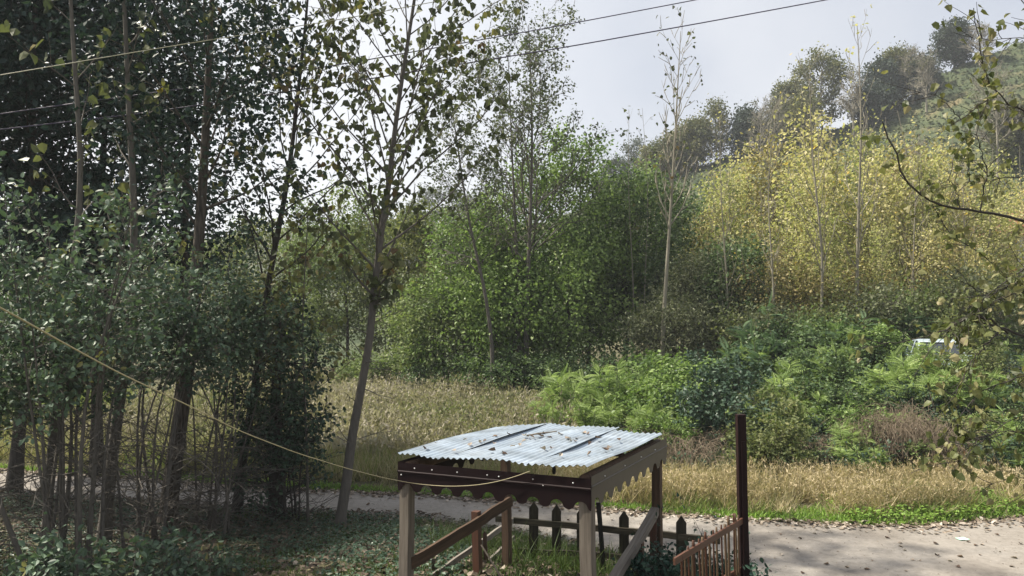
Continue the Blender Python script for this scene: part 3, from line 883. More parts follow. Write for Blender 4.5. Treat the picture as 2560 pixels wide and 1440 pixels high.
# ------------------------------------------------------------------ rope and cables
def line_obj(name, pts, r, mat, label, cat, n=40, group=None):
    pts = np.array(pts)
    T = Tubes(); c = pts[0].copy()
    pth = smooth_path(pts, n)
    T.add(pth - c, np.full(n, r), 6)
    o = link(name, T.mesh(name), M[mat])
    o.location = Vector([float(v) for v in c])
    return tag(o, label, cat, group)
def vD(px):                                # ground distance of the front edging on this photo column
    m = (px - 1280) / F_PX / CP
    a, b = A0, B0
    t = (m * a[1] - a[0]) / ((b[0] - a[0]) - m * (b[1] - a[1]))
    return float(a[1] + (b[1] - a[1]) * t)
line_obj('rope', [P(-160, 690, 2.2), P(0, 768, 2.7), P(160, 858, 3.2), P(300, 934, 3.7), P(460, 1008, 4.3), P(600, 1078, 5.0), P(740, 1132, 5.7), P(870, 1172, 6.5), P(960, 1195, 7.2),
                  P(1040, 1210, vD(1040) - .10), P(1120, 1217, vD(1120) - .06), P(1200, 1213, vD(1200) - .05), P(1265, 1200, vD(1265) - .04), P(1325, 1178, vD(1325) - .02)], .0034, 'rope',
         'thin pale yellow rope slanting down to the pergola edging', 'rope', 60)
line_obj('power_cable', [P(-300, 236, 10), P(0, 188, 10.6), P(400, 120, 11.6), P(860, 47, 13), P(1110, 0, 14), P(1500, -80, 16)], .0065, 'cable_pale', 'pale sunlit cable running across the left tree tops', 'cable', 40, 'overhead cables')
line_obj('power_cable', [P(-300, 335, 15), P(0, 284, 15.2), P(500, 216, 15.8), P(860, 160, 16.6), P(1375, 69, 18.5), P(1738, 0, 19.5), P(2100, -72, 20.5)], .013, 'cable', 'upper purplish overhead cable crossing the sky beside the tall alder', 'cable', 40, 'overhead cables')
line_obj('power_cable', [P(-300, 362, 15), P(0, 323, 15.2), P(350, 285, 15.8), P(850, 209, 16.6), P(1415, 118, 18.5), P(1800, 49, 19.5), P(2080, -3, 20.3), P(2400, -66, 21)], .015, 'cable', 'lower purplish overhead cable crossing the open sky', 'cable', 40, 'overhead cables')
#@@PLANTS

# ------------------------------------------------------------------ near trees on the left bank
POP = dict(n1=30, t0=.34, t1=.99, L1=2.3, a1=36, up=.55, n2=7, L2=.75, a2=38, n3=1, lv=4, leaf=.142, tmpl=T_HEART, hang=.9, along=.25,
           spread=.10, flat=.25, prof=lambda t: 1.0 - .6 * t, rb=.4, nt=24, nbare=14, bare_t=(.10, .36), Lbare=1.3)
tree_px('poplar_tree', 'slim leaning grey poplar with a kinked foot by the road edge', 'tree', 'poplars on the near bank',
        [(848, 1316), (852, 1275), (868, 1215), (873, 1130), (905, 960), (925, 850), (936, 720), (950, 600), (970, 480), (985, 340), (1000, 230), (1022, 90), (1045, -60), (1058, -170), (1064, -260)], 15.2, .118, .02,
        dict(POP, n1=48, t0=.33, L1=4.3, a1=48, up=.34, n2=10, nt=40, prof=lambda t: (.22 + .78 * sstep(.03, .2, t)) * (1.0 - .6 * max(0, t - .25))), 11, 'bark_grey', 'lf_poplar')
tree_px('poplar_tree', 'thin dark poplar leaning left of the kinked poplar beside the ivy stump', 'tree', 'poplars on the near bank',
        [(591, 1292), (600, 1180), (622, 1060), (645, 930), (668, 720), (690, 600), (718, 470), (735, 330), (748, 200), (765, 60), (778, -130), (784, -220)], 16.3, .115, .015,
        dict(POP, n1=38, t0=.22, L1=3.2, a1=46, up=.36, n2=6, lv=3, prof=lambda t: (.38 + .62 * sstep(.12, .3, t)) * (1.0 - .5 * max(0, t - .25))), 12, 'bark_dark', 'lf_poplar')
LIND = dict(n1=26, t0=.22, t1=.98, L1=3.9, a1=60, up=.35, n2=11, L2=1.5, a2=45, n3=3, lv=14, leaf=.13, tmpl=T_LEAF, hang=.35, along=.4,
            spread=.28, flat=.4, prof=lambda t: .55 + .6 * math.sin(math.pi * min(1, t * .9 + .15)), rb=.35, nt=24, tube3=False)
tree_px('linden_tree', 'thick trunked dark tree standing in the middle of the left bank', 'tree', 'dark trees on the left bank',
        [(414, 1335), (424, 1240), (448, 1060), (474, 900), (490, 700), (503, 520), (512, 380), (520, 200), (530, 0), (538, -150), (542, -240)], 14.3, .18, .03,
        dict(LIND, t0=.46, L1=2.0, n1=18, n2=6), 13, 'bark_fissured', 'lf_dark')
for k, (px, D, top, r, lab, sd) in enumerate(((-90, 19.5, -260, 4.0, 'dark dense broadleaf at the extreme left edge behind the pale stems', 21),
                                             (45, 18.5, -250, 3.9, 'black stemmed dense broadleaf close to the left edge', 22),
                                             (250, 20.5, -260, 4.1, 'tall dense dark broadleaf behind the two pale poplar stems', 23),
                                             (455, 21.5, -220, 3.6, 'dark broadleaf with sky showing through, behind the thick trunked tree', 24))):
    tree_xy('broadleaf_tree', lab, 'tree', 'dark trees on the left bank', px, D, top, .17, dict(LIND, L1=r, leaf=.175 if k < 3 else .135, n1=33 if k < 3 else 18, t0=.26 if k < 3 else .30), sd, 'bark_dark', 'lf_dark', lean=.3)
YP = dict(n1=13, t0=.30, t1=.97, L1=1.7, a1=50, up=.25, n2=4, L2=.6, a2=40, n3=0, lv=3, leaf=.125, tmpl=T_HEART, hang=.6, along=.3, spread=.06, flat=.4,
          prof=lambda t: 1 - .5 * t, rb=.35, nt=20, nbare=8, Lbare=1.0)
tree_px('young_poplar', 'pale smooth stemmed young poplar, further left of the two in front of the dark trees', 'tree', 'young poplars with pale stems',
        [(112, 1385), (118, 1300), (128, 1130), (150, 900), (178, 700), (205, 500), (200, 340), (186, 160), (177, 30), (172, -120), (168, -260)], 12.6, .085, .02, dict(YP, leaf=.17), 14, 'bark_grey', 'lf_young')
tree_px('young_poplar', 'pale smooth stemmed young poplar, further right of the two in front of the dark trees', 'tree', 'young poplars with pale stems',
        [(258, 1360), (264, 1290), (285, 1100), (322, 850), (338, 640), (332, 430), (320, 250), (315, 90), (308, -40), (300, -200)], 13.4, .12, .022, dict(YP, n1=15, leaf=.17), 15, 'bark_grey', 'lf_young')

tree_px('young_poplar', 'airy young poplar with scattered yellowing leaves between the two leaning poplars', 'tree', None,
        [(770, 1290), (768, 1150), (760, 950), (755, 780), (765, 640), (770, 520)], 15.6, .035, .008,
        dict(n1=26, t0=.38, t1=.99, L1=1.5, a1=60, up=.2, n2=5, L2=.6, a2=45, n3=0, lv=4, leaf=.13, tmpl=T_HEART, hang=.7, along=.3, spread=.08, flat=.25, prof=lambda t: 1 - .45 * t, rb=.4, nt=16), 17, 'bark_grey', 'lf_near')

# bushes on the bank: many stems from one foot
def bush(name, label, group, base_px, D, stems, spread_m, H, sp, seed, bark, lmat, r0=.03, base_z=None, cat='bush', crown='crown'):
    rng = np.random.default_rng(seed)
    x = PX(base_px, D); z = (ground_at(x, D) if base_z is None else base_z) - .08
    Tm, LV, LF, LR = Tubes(), [], [], []
    nv = 0
    for s in range(stems):
        az = rng.uniform(0, 6.28); rr = spread_m * math.sqrt(rng.uniform(.05, 1))
        h = H * rng.uniform(.7, 1.05) * (1 - .25 * rr / max(spread_m, .1))
        a3 = az + rng.normal() * .7
        foot = np.array([math.cos(a3) * rr * .30, math.sin(a3) * rr * .30, 0])
        top = np.array([math.cos(az) * rr, math.sin(az) * rr, h])
        mid = foot * .5 + top * .5 + np.array([-math.cos(az) * rr * .15, -math.sin(az) * rr * .15, h * .06]) + rng.normal(size=3) * .13 * H / 3
        tr = smooth_path([foot, mid, top], 9)
        tm, lm = build_plant(tr, r0 * rng.uniform(.7, 1.1), .006, sp, int(rng.integers(1 << 30)))
        n = len(tm.vertices); co = np.empty(n * 3, np.float32); tm.vertices.foreach_get('co', co)
        fi = np.empty(len(tm.loops), np.int32); tm.loops.foreach_get('vertex_index', fi)
        Tm.v.append(co.reshape(-1, 3)); Tm.f.append(fi.reshape(-1, 4) + Tm.n); Tm.n += n
        bpy.data.meshes.remove(tm)
        if lm is not None:
            n = len(lm.vertices); co = np.empty(n * 3, np.float32); lm.vertices.foreach_get('co', co)
            fi = np.empty(len(lm.loops), np.int32); lm.loops.foreach_get('vertex_index', fi)
            rn = np.empty(len(lm.polygons), np.float32); lm.attributes['rnd'].data.foreach_get('value', rn)
            LV.append(co.reshape(-1, 3)); LF.append(fi.reshape(-1, 3) + nv); LR.append(rn); nv += n
            bpy.data.meshes.remove(lm)
    r = empty(name, (x, D, z), label, cat, group)
    link('stem', Tm.mesh('stems'), M[bark], r)
    if LV:
        link(crown, new_mesh_np('foliage', np.concatenate(LV), np.concatenate(LF), np.concatenate(LR)), M[lmat], r)
    return r
HAZ = dict(n1=10, t0=.46, t1=.99, L1=1.0, a1=55, up=.2, n2=6, L2=.55, a2=45, n3=1, lv=5, leaf=.098, tmpl=T_OVAL, hang=.35, along=.6, spread=.07, flat=.5,
           prof=lambda t: 1 - .45 * t, rb=.4, sides=6, s1=4, nbare=7, bare_t=(.03, .45), Lbare=1.5, tw=.9)
bush('hazel_bush', 'tall grey green many stemmed bush in front of the dark trees at left', 'bushes on the left bank', 165, 10.8, 14, 2.0, 6.7, dict(HAZ, t0=.45, n1=11), 101, 'bark_grey', 'lf_shrub', .042, crown='foliage')
bush('hazel_bush', 'grey green bush with fanned bare lower stems beside the thick trunk', 'bushes on the left bank', 335, 12.6, 8, 2.1, 5.6, dict(HAZ, t0=.60, nbare=14, Lbare=1.9), 102, 'bark_grey', 'lf_shrub', .038, crown='foliage')
bush('hazel_bush', 'green leaved bush with arching twigs between the thick trunk and thin poplar', 'bushes on the left bank', 520, 14.3, 9, 1.6, 6.1, dict(HAZ, t0=.62, nbare=14, leaf=.10, Lbare=1.9), 103, 'bark_grey', 'lf_shrub', .032, crown='foliage')
bush('hazel_bush', 'dark bush of thin stems at the left picture edge', 'bushes on the left bank', -90, 11.5, 10, 1.5, 5.2, dict(HAZ, t0=.5), 104, 'bark_dark', 'lf_shrub', .035, crown='foliage')
# low leafy sprays near the bottom left
for k, (px, D, H, sd, lab) in enumerate(((60, 9.0, 1.25, 111, 'low leafy sapling spray near the lower left corner'), (330, 9.6, 1.0, 112, 'low sapling with grey green leaves below the fanned stems'), (480, 10.6, .75, 113, 'small leafy sapling on the dark bank under the thick trunk'))):
    bush('sapling', lab, 'saplings on the left bank', px, D, 5, .9, H, dict(HAZ, n1=6, L1=.5, n2=3, L2=.3, leaf=.10, t0=.4, nbare=2, Lbare=.6), sd, 'bark_grey', 'lf_shrub', .012, crown='foliage', cat='sapling')
# ivy wrapped stump
IVY = dict(n1=16, t0=.02, t1=.99, L1=.95, a1=75, up=.15, n2=6, L2=.5, a2=50, n3=2, lv=6, leaf=.105, tmpl=T_LEAF, hang=.5, along=.4, spread=.08, flat=.5, prof=lambda t: .75 + .5 * math.sin(math.pi * t), rb=.3, tube3=False)
tree_px('ivy_tree', 'ivy smothered stump with drooping dark leaves between the two leaning poplars', 'tree', None,
        [(692, 1300), (694, 1200), (690, 1080), (688, 960), (700, 850), (705, 760)], 16.0, .22, .05, dict(IVY, n1=24, L1=1.0, t0=.0), 16, 'bark_dark', 'lf_ivy')
bush('hazel_bush', 'spreading dark green bush right of the ivy stump', 'bushes on the left bank', 735, 16.0, 9, 1.2, 4.3, dict(HAZ, t0=.25, nbare=6, leaf=.10, L1=.8), 105, 'bark_dark', 'lf_ivy', .03, crown='foliage')

# poplar standing just outside the frame at the right, its boughs reach in
def bough_tree():
    base = np.array([5.75, 7.0, ground_at(5.75, 7.0) - .1])
    r = empty('poplar_tree', base, 'near poplar boughs with olive and tan leaves hanging in from the right edge', 'tree', 'poplars on the near bank')
    T = Tubes()
    tr = np.array([[0, 0, 0], [.05, .05, 3], [0, .1, 6], [-.1, .1, 9.5]])
    T.add(smooth_path(tr, 14), np.linspace(.15, .05, 14), 10)
    rng = np.random.default_rng(77)
    LP, LD, LS, LC = [], [], [], []
    B = [([(2800, 640, 7.0), (2560, 550, 6.9), (2450, 528, 6.8), (2310, 506, 6.6), (2270, 462, 6.5), (2232, 392, 6.45), (2206, 305, 6.4)], .022, 10, .3),
         ([(2800, 420, 7.0), (2560, 276, 6.8), (2482, 238, 6.7), (2448, 130, 6.6), (2432, 20, 6.5)], .014, 30, .2),
         ([(2482, 238, 6.7), (2400, 300, 6.6), (2340, 236, 6.5), (2275, 235, 6.4)], .006, 9, .3),
         ([(2800, 200, 7.0), (2600, 80, 6.6), (2520, -60, 6.5)], .012, 22, .2),
         ([(2800, 95, 7.0), (2560, 96, 6.7), (2450, 100, 6.6), (2380, 80, 6.5)], .008, 22, .3),
         ([(2800, 920, 7.0), (2560, 838, 6.8), (2450, 806, 6.6), (2398, 800, 6.55)], .024, 10, .3),
         ([(2520, 832, 6.7), (2470, 794, 6.6), (2400, 800, 6.5), (2345, 832, 6.4), (2270, 852, 6.35), (2130, 872, 6.3)], .010, 14, .3),
         ([(2500, 826, 6.7), (2430, 900, 6.5), (2398, 970, 6.4), (2382, 1010, 6.4)], .008, 16, .4),
         ([(2800, 1150, 6.6), (2600, 1085, 6.4), (2500, 1075, 6.3), (2440, 1100, 6.2), (2400, 1135, 6.2)], .009, 22, .3),
         ([(2800, 760, 7.0), (2620, 650, 6.8), (2520, 690, 6.7), (2440, 770, 6.6), (2380, 860, 6.5)], .010, 24, .2),
         ([(2800, 1000, 7.0), (2600, 930, 6.7), (2480, 960, 6.6), (2390, 1040, 6.5), (2330, 1130, 6.4)], .010, 30, .2),
         ([(2560, 690, 6.9), (2480, 740, 6.7), (2380, 690, 6.6), (2290, 640, 6.5)], .006, 12, .3),
         ([(2450, 528, 6.8), (2470, 430, 6.7), (2440, 330, 6.6), (2470, 250, 6.6)], .007, 18, .2),
         ([(2400, 520, 6.7), (2380, 450, 6.7), (2300, 470, 6.6)], .005, 7, .2),
         ([(2700, 470, 7.0), (2560, 440, 6.8), (2440, 452, 6.7), (2330, 478, 6.6)], .008, 14, .3),
         ([(2800, 1260, 6.6), (2640, 1210, 6.3), (2540, 1190, 6.2), (2450, 1215, 6.2)], .007, 14, .3),
         ([(2800, 800, 6.9), (2560, 720, 6.7), (2420, 780, 6.5), (2330, 870, 6.4), (2280, 940, 6.35)], .008, 30, .2),
         ([(2800, 1060, 6.7), (2600, 1020, 6.5), (2470, 1080, 6.3), (2380, 1180, 6.2)], .008, 26, .2),
         ([(2800, 870, 7.2), (2600, 760, 7.0), (2460, 640, 6.9), (2350, 560, 6.8)], .009, 20, .2)]
    for pts, rad, nl, f in B:
        w3 = np.array([P(*p) for p in pts]) - base
        if pts[0][0] >= 2700:
            tz = w3[0][2] - .5
            w3 = np.vstack([[0 - .02 * 0, .08, max(.4, tz - .3)], w3])
        pth = smooth_path(w3, 26)
        pth[2:] += rng.normal(size=(24, 3)) * .008
        T.add(pth, np.linspace(rad, rad * .25, 26), 7)
        lo = 10 if pts[0][0] >= 2700 else 2
        for k in range(nl):
            i = rng.integers(lo, 25)
            d = perp_dir(pth[i] - pth[i - 1], rng.uniform(0, 6.28), rng.uniform(.4, 1.1))
            tw = limb(pth[i], d, rng.uniform(.08, .42), 4, -.05, .14, rng)
            T.add(tw, np.linspace(.0035, .0018, 5), 4)
            cl = rng.uniform(-.25, .25)
            for q in range(int(rng.integers(2, 6))):
                LP.append(tw[-1 - q % 3] + rng.normal(size=3) * .03)
                LD.append(d * .3 + rng.normal(size=3) * .5 + np.array([0, 0, -.7]))
                LS.append(rng.uniform(.042, .085)); LC.append(.42 + cl + rng.normal() * .15)
    link('trunk', T.mesh('limbs'), M['bark_dark'], r)
    link('crown', leaf_mesh('foliage', np.array(LP), np.array(LD), np.array(LS), T_HEART, rng, np.array(LC), .3), M['lf_near'], r)
bough_tree()
#@@MID

# ------------------------------------------------------------------ trees across the field
ALD = dict(n1=26, t0=.12, t1=.98, L1=4.0, a1=62, up=.3, n2=10, L2=1.6, a2=50, n3=3, lv=12, leaf=.19, tmpl=T_LEAF, hang=.3, along=.4, spread=.34, flat=.3,
           prof=lambda t: .5 + .7 * math.sin(math.pi * min(1, t * .85 + .15)), rb=.3, tube3=False, sides=6, s1=4, tw=2.0)
OPEN = dict(n1=26, t0=.36, t1=.99, L1=6.4, a1=47, up=.10, n2=8, L2=1.5, a2=38, n3=2, lv=8, leaf=.16, tmpl=T_LEAF, hang=.35, along=.4, spread=.16, flat=.3,
            leaf_from=.35, prof=lambda t: 1.0 - .60 * t, rb=.42, sides=7, s1=5, tw=2.4, leaf_t0=.22)
tree_xy('alder_tree', 'tall open crowned tree with visible forked limbs against the sky', 'tree', 'trees across the field', 1312, 36, 62, .17, dict(OPEN, n1=34), 201, 'bark_grey', 'lf_alder_open', lean=.2)
tree_xy('alder_tree', 'second thinner stem of open crown close beside the tallest open tree', 'tree', 'trees across the field', 1300, 36.6, 130, .13, dict(OPEN, L1=6.0, n1=24), 202, 'bark_grey', 'lf_alder_open', lean=-.6)
tree_px('alder_tree', 'slender wispy tree with crooked thin trunk left of the tall open tree', 'tree', 'trees across the field',
        [(1232, 860), (1212, 720), (1195, 650), (1172, 560), (1160, 470), (1146, 390), (1136, 300), (1125, 240)], 34, .13, .02, dict(OPEN, t0=.42, L1=2.4, n1=24, n2=6, leaf_t0=.05), 203, 'bark_grey', 'lf_alder_open')
TR = [(1335, 40.0, 455, 4.4, 'bright green alder right under the tall open tree', 'lf_alder', 26),
      (1470, 41.0, 395, 4.3, 'large green alder with a yellowish top left of the bare pale poplar', 'lf_alder', 30),
      (1555, 40.0, 500, 3.9, 'dark green alder in the middle of the far tree line', 'lf_alder_dark', 28),
      (1640, 43.0, 480, 2.3, 'dark narrow alder just left of the bare pale poplar', 'lf_alder_dark', 22),
      (1195, 38.5, 575, 3.4, 'fresh green alder with low boughs under the wispy crooked tree', 'lf_alder', 24),
      (1090, 44.0, 560, 3.6, 'pale olive tree behind the kinked poplar, right of its trunk', 'lf_olive', 24),
      (985, 46.0, 585, 3.4, 'olive green tree directly behind the kinked poplar trunk', 'lf_olive', 24),
      (868, 47.0, 520, 3.6, 'pale green tree rising left of the kinked poplar trunk', 'lf_field', 24),
      (785, 49.0, 600, 3.2, 'low pale green tree behind the thin leaning poplar', 'lf_field', 22),
      (650, 52.0, 600, 4.0, 'dull green tree seen through the bushes beside the thick trunk', 'lf_olive', 22),
      (470, 52.0, 640, 4.2, 'dull green tree showing behind the fanned bush stems', 'lf_field', 22),
      (260, 52.0, 640, 4.2, 'dull green tree showing behind the tall many stemmed bush', 'lf_olive', 22),
      (60, 52.0, 660, 4.2, 'dull green tree far behind the left edge trunks', 'lf_field', 22),
      (1420, 38.0, 640, 3.0, 'low green alder with hanging boughs above the weed field', 'lf_alder', 20),
      (1270, 37.0, 720, 2.6, 'short light green alder at the edge of the weed field', 'lf_alder', 20),
      (1110, 39.0, 760, 2.2, 'small light green tree beside the dry weeds', 'lf_field', 18),
      (1735, 35.0, 700, 2.1, 'grey green willow left of the yellow poplar stand', 'lf_willow', 24),
      (1690, 33.5, 800, 1.9, 'drooping grey willow below the bare pale poplar', 'lf_willow', 22),
      (1815, 36.0, 665, 2.0, 'dark green tree in front of the yellow poplars', 'lf_alder_dark', 22),
      (1870, 35.0, 740, 1.6, 'small dark green tree at the foot of the yellow poplars', 'lf_alder_dark', 18)]
for k, (px, D, top, r, lab, lm_, n1) in enumerate(TR):
    sp = dict(ALD, L1=r, n1=n1)
    nm = 'willow_tree' if 'willow' in lab else ('alder_tree' if 'alder' in lab else 'broadleaf_tree')
    if lm_ == 'lf_willow': sp.update(tmpl=T_NARROW, hang=.5, leaf=.16, spread=.2)
    tree_xy(nm, lab, 'tree', 'trees across the field', px, D, top, .15, sp, 220 + k, 'bark_dark', lm_, lean=.3 * ((-1) ** k))
# pale bare poplar
tree_px('poplar_tree', 'tall bare pale poplar with upswept twigs and few leaves before the hill', 'tree', 'nearly bare poplars',
        [(1655, 880), (1662, 740), (1672, 600), (1682, 440), (1690, 300), (1696, 180), (1702, 78)], 32, .13, .012,
        dict(n1=30, t0=.46, t1=.98, L1=3.0, a1=34, up=.6, n2=4, L2=1.0, a2=25, n3=0, lv=2, leaf=.17, tmpl=T_HEART, leaf_from=.75, hang=.6, spread=.1, bare=.35,
             prof=lambda t: 1.0 - .55 * t, rb=.5, sides=7, s1=5, tw=3.4), 260, 'bark_pale', 'lf_poplar')
for k, (px, top, lab) in enumerate(((1608, 270, 'thin bare poplar shoot with a leaf tuft left of the tall bare poplar'), (1575, 275, 'thin bare poplar shoot above the green alders'))):
    tree_xy('poplar_tree', lab, 'tree', 'nearly bare poplars', px, 37, top, .05, dict(n1=12, t0=.55, t1=.98, L1=1.2, a1=30, up=.4, n2=2, L2=.6, a2=25, n3=0, lv=3, leaf=.17, tmpl=T_HEART, leaf_from=.6, hang=.6, spread=.12,
             prof=lambda t: 1 - .5 * t, tw=2.0), 262 + k, 'bark_pale', 'lf_poplar')

# the stand of yellowing poplars
YEL = dict(n1=42, t0=.06, t1=.93, L1=2.9, a1=50, up=.40, n2=7, L2=1.1, a2=50, n3=1, lv=7, leaf=.165, tmpl=T_LEAF, hang=.3, along=.3, spread=.42, flat=.2,
           prof=lambda t: 1.0 - .7 * t, rb=.35, sides=6, s1=4, tw=1.8)
ymesh = []
for k in range(5):
    rng_ = np.random.default_rng(300 + k)
    H = 9.5
    tr = smooth_path(np.array([[0, 0, 0], [rng_.normal() * .2, rng_.normal() * .2, H * .4], [rng_.normal() * .25, rng_.normal() * .2, H * .75], [rng_.normal() * .3, 0, H]]), 14)
    ymesh.append(build_plant(tr, .085, .012, dict(YEL, t1=.74 + .04 * k, prof=lambda t: 1.0 - .78 * t), 310 + k))
YS = [(1735, 44, 470), (1768, 40, 430), (1800, 43, 400), (1835, 38, 335), (1872, 42, 400), (1905, 37, 420), (1938, 41, 290), (1968, 36, 400), (2003, 43, 330), (2032, 38, 300), (2050, 35, 250),
      (2085, 42, 320), (2112, 37, 330), (2165, 40, 300), (2190, 35, 360), (2222, 42, 270), (2250, 37, 300), (2286, 40, 330), (2318, 35, 380), (2352, 41, 300), (2388, 37, 360), (2420, 42, 380),
      (2452, 36, 420), (2490, 40, 390), (2525, 37, 440), (2556, 42, 400), (1950, 33, 520), (2075, 32.5, 500), (2200, 32, 520), (2330, 32.5, 540), (2440, 32, 560), (1850, 34, 560)]
ordn = ['first', 'second', 'third', 'fourth', 'fifth', 'sixth', 'seventh', 'eighth', 'ninth', 'tenth', 'eleventh', 'twelfth', 'thirteenth', 'fourteenth', 'fifteenth', 'sixteenth',
        'seventeenth', 'eighteenth', 'nineteenth', 'twentieth', 'twenty-first', 'twenty-second', 'twenty-third', 'twenty-fourth', 'twenty-fifth', 'twenty-sixth']
for k, (px, D, top) in enumerate(YS):
    x = PX(px, D); z = ground_at(x, D) - .1
    H = P(px, top + 8 + 45 * math.sin(k * 2.7), D)[2] - z
    tm, lm = ymesh[k % 5]
    lab = ('tall slender yellow leaved poplar, %s from the left in the hillside stand' % ordn[k]) if k < 26 else \
          'short bushy yellow poplar, %s from the left along the front of the stand' % ['second', 'third', 'fourth', 'fifth', 'sixth', 'first'][k - 26]
    put_tree('yellow_poplar', lab, 'tree', 'yellowing poplar stand', (x, D, z), tm, lm, 'bark_pale', ['lf_yellow', 'lf_yellowgreen', 'lf_yellow', 'lf_tan', 'lf_yellowgreen'][(k * 3) % 5], rz=k * 2.1, sc=(H / 9.5 * (.72 + .09 * ((k * 7) % 5)), H / 9.5 * (.72 + .09 * ((k * 7) % 5)), H / 9.5))
SPY = dict(YEL, n1=24, t0=.25, t1=.97, L1=2.6, a1=30, up=.5, n2=3, L2=.9, a2=28, n3=0, lv=3, leaf=.16, leaf_from=.55, bare=.45, spread=.15, prof=lambda t: 1 - .6 * t, tw=2.6, s1=5, rb=.45)
for k, (px, D, top, r0_, lab) in enumerate(((2138, 31.5, 58, .10, 'tallest pale poplar with long bare forked top rising above the yellow stand'),
                                     (2046, 31.5, 150, .08, 'pale thin trunked poplar with bare forks, just left of the tallest one'),
                                     (1936, 32.0, 250, .06, 'pale forked poplar with bare crown at the left part of the yellow stand'),
                                     (1818, 33.5, 300, .06, 'pale bare forked poplar at the left end of the yellow stand'),
                                     (2290, 32.5, 330, .055, 'thin pale half bare poplar at the right part of the yellow stand'),
                                     (2425, 32.5, 400, .05, 'thin pale half bare poplar nearest the white house'))):
    tree_xy('pale_poplar', lab, 'tree', 'half bare pale poplars', px, D, top, r0_, dict(SPY, L1=2.9 if k < 2 else 2.2), 340 + k, 'bark_pale', 'lf_yellow', lean=.25 * ((-1) ** k))

GT = [(1850, 32.0, 830, 1.5, 'lf_olive', 'low olive tree in front of the left end of the yellow stand'), (1915, 31.0, 810, 1.4, 'lf_willow', 'grey olive tree left in front of the yellow stand'),
      (1985, 30.5, 840, 1.5, 'lf_field', 'pale green tree under the left pale poplars'), (2075, 30.5, 820, 1.4, 'lf_olive', 'olive tree between the two tallest pale poplars'),
      (2180, 30.0, 770, 1.3, 'lf_willow', 'grey olive tree right of the tallest pale poplar'), (2250, 30.5, 790, 1.5, 'lf_field', 'pale green tree above the hidden car, left side'),
      (2330, 30.5, 750, 1.3, 'lf_olive', 'olive tree standing behind the hidden car'), (2415, 30.5, 720, 1.4, 'lf_willow', 'grey olive tree behind the dirt track'),
      (2490, 31.0, 710, 1.6, 'lf_olive', 'olive tree left in front of the white house'), (2020, 33.0, 700, 1.5, 'lf_tan', 'tan leaved low tree inside the yellow stand, left'),
      (2150, 33.0, 690, 1.4, 'lf_tan', 'tan leaved low tree inside the yellow stand, middle'), (2370, 33.5, 640, 1.6, 'lf_tan', 'tan leaved low tree inside the yellow stand, right')]
gt_m = {}
for k, (px, D, top, r, mt, lab) in enumerate(GT):
    tree_xy('broadleaf_tree', lab, 'tree', 'low trees before the yellow stand', px, D, top, .06, dict(ALD, L1=r, n1=20, n2=6, n3=2, lv=8, L2=.9, leaf=.15, t0=.08, spread=.3), 370 + k, 'bark_grey', mt, lean=.2 * ((-1) ** k))

# ------------------------------------------------------------------ bushes beyond the road
def frond_bush_mesh(seed, H=2.4, R=1.1, stems=15, per=32, tm_=T_FROND, fl=.40, bias=0):
    rng = np.random.default_rng(seed)
    T = Tubes(); LP, LD, LS, LC = [], [], [], []
    for s in range(stems):
        az = rng.uniform(0, 6.28); rr = R * math.sqrt(rng.uniform(.02, 1)) * .85
        h = H * rng.uniform(.45, 1.0) * (1 - .35 * rr / R)
        tr = smooth_path(np.array([[math.cos(az) * .1, math.sin(az) * .1, 0], [math.cos(az) * rr * .6, math.sin(az) * rr * .6, h * .5], [math.cos(az) * rr, math.sin(az) * rr, h]]), 8)
        T.add(tr, np.linspace(.022, .008, 8), 5)
        for k in range(per):
            t = 1 - .75 * (k / per) ** 1.2
            p, ax = at(tr, min(t, .999))
            a2 = 2.4 * k + rng.uniform(0, .6)
            el = .65 - 1.0 * (k / per) + rng.normal() * .32
            d = np.array([math.cos(a2) * math.cos(el), math.sin(a2) * math.cos(el), math.sin(el)])
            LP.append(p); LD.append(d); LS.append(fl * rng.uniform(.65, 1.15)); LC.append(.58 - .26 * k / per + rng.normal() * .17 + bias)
    return T.mesh('stems'), leaf_mesh('fronds', np.array(LP), np.array(LD), np.array(LS), tm_, rng, np.array(LC), .45)
fm_ = [frond_bush_mesh(400 + k) for k in range(4)]
fb_ = [frond_bush_mesh(410 + k, 3.4, 1.4, 11, 24, T_FROND_BIG, .60) for k in range(3)]
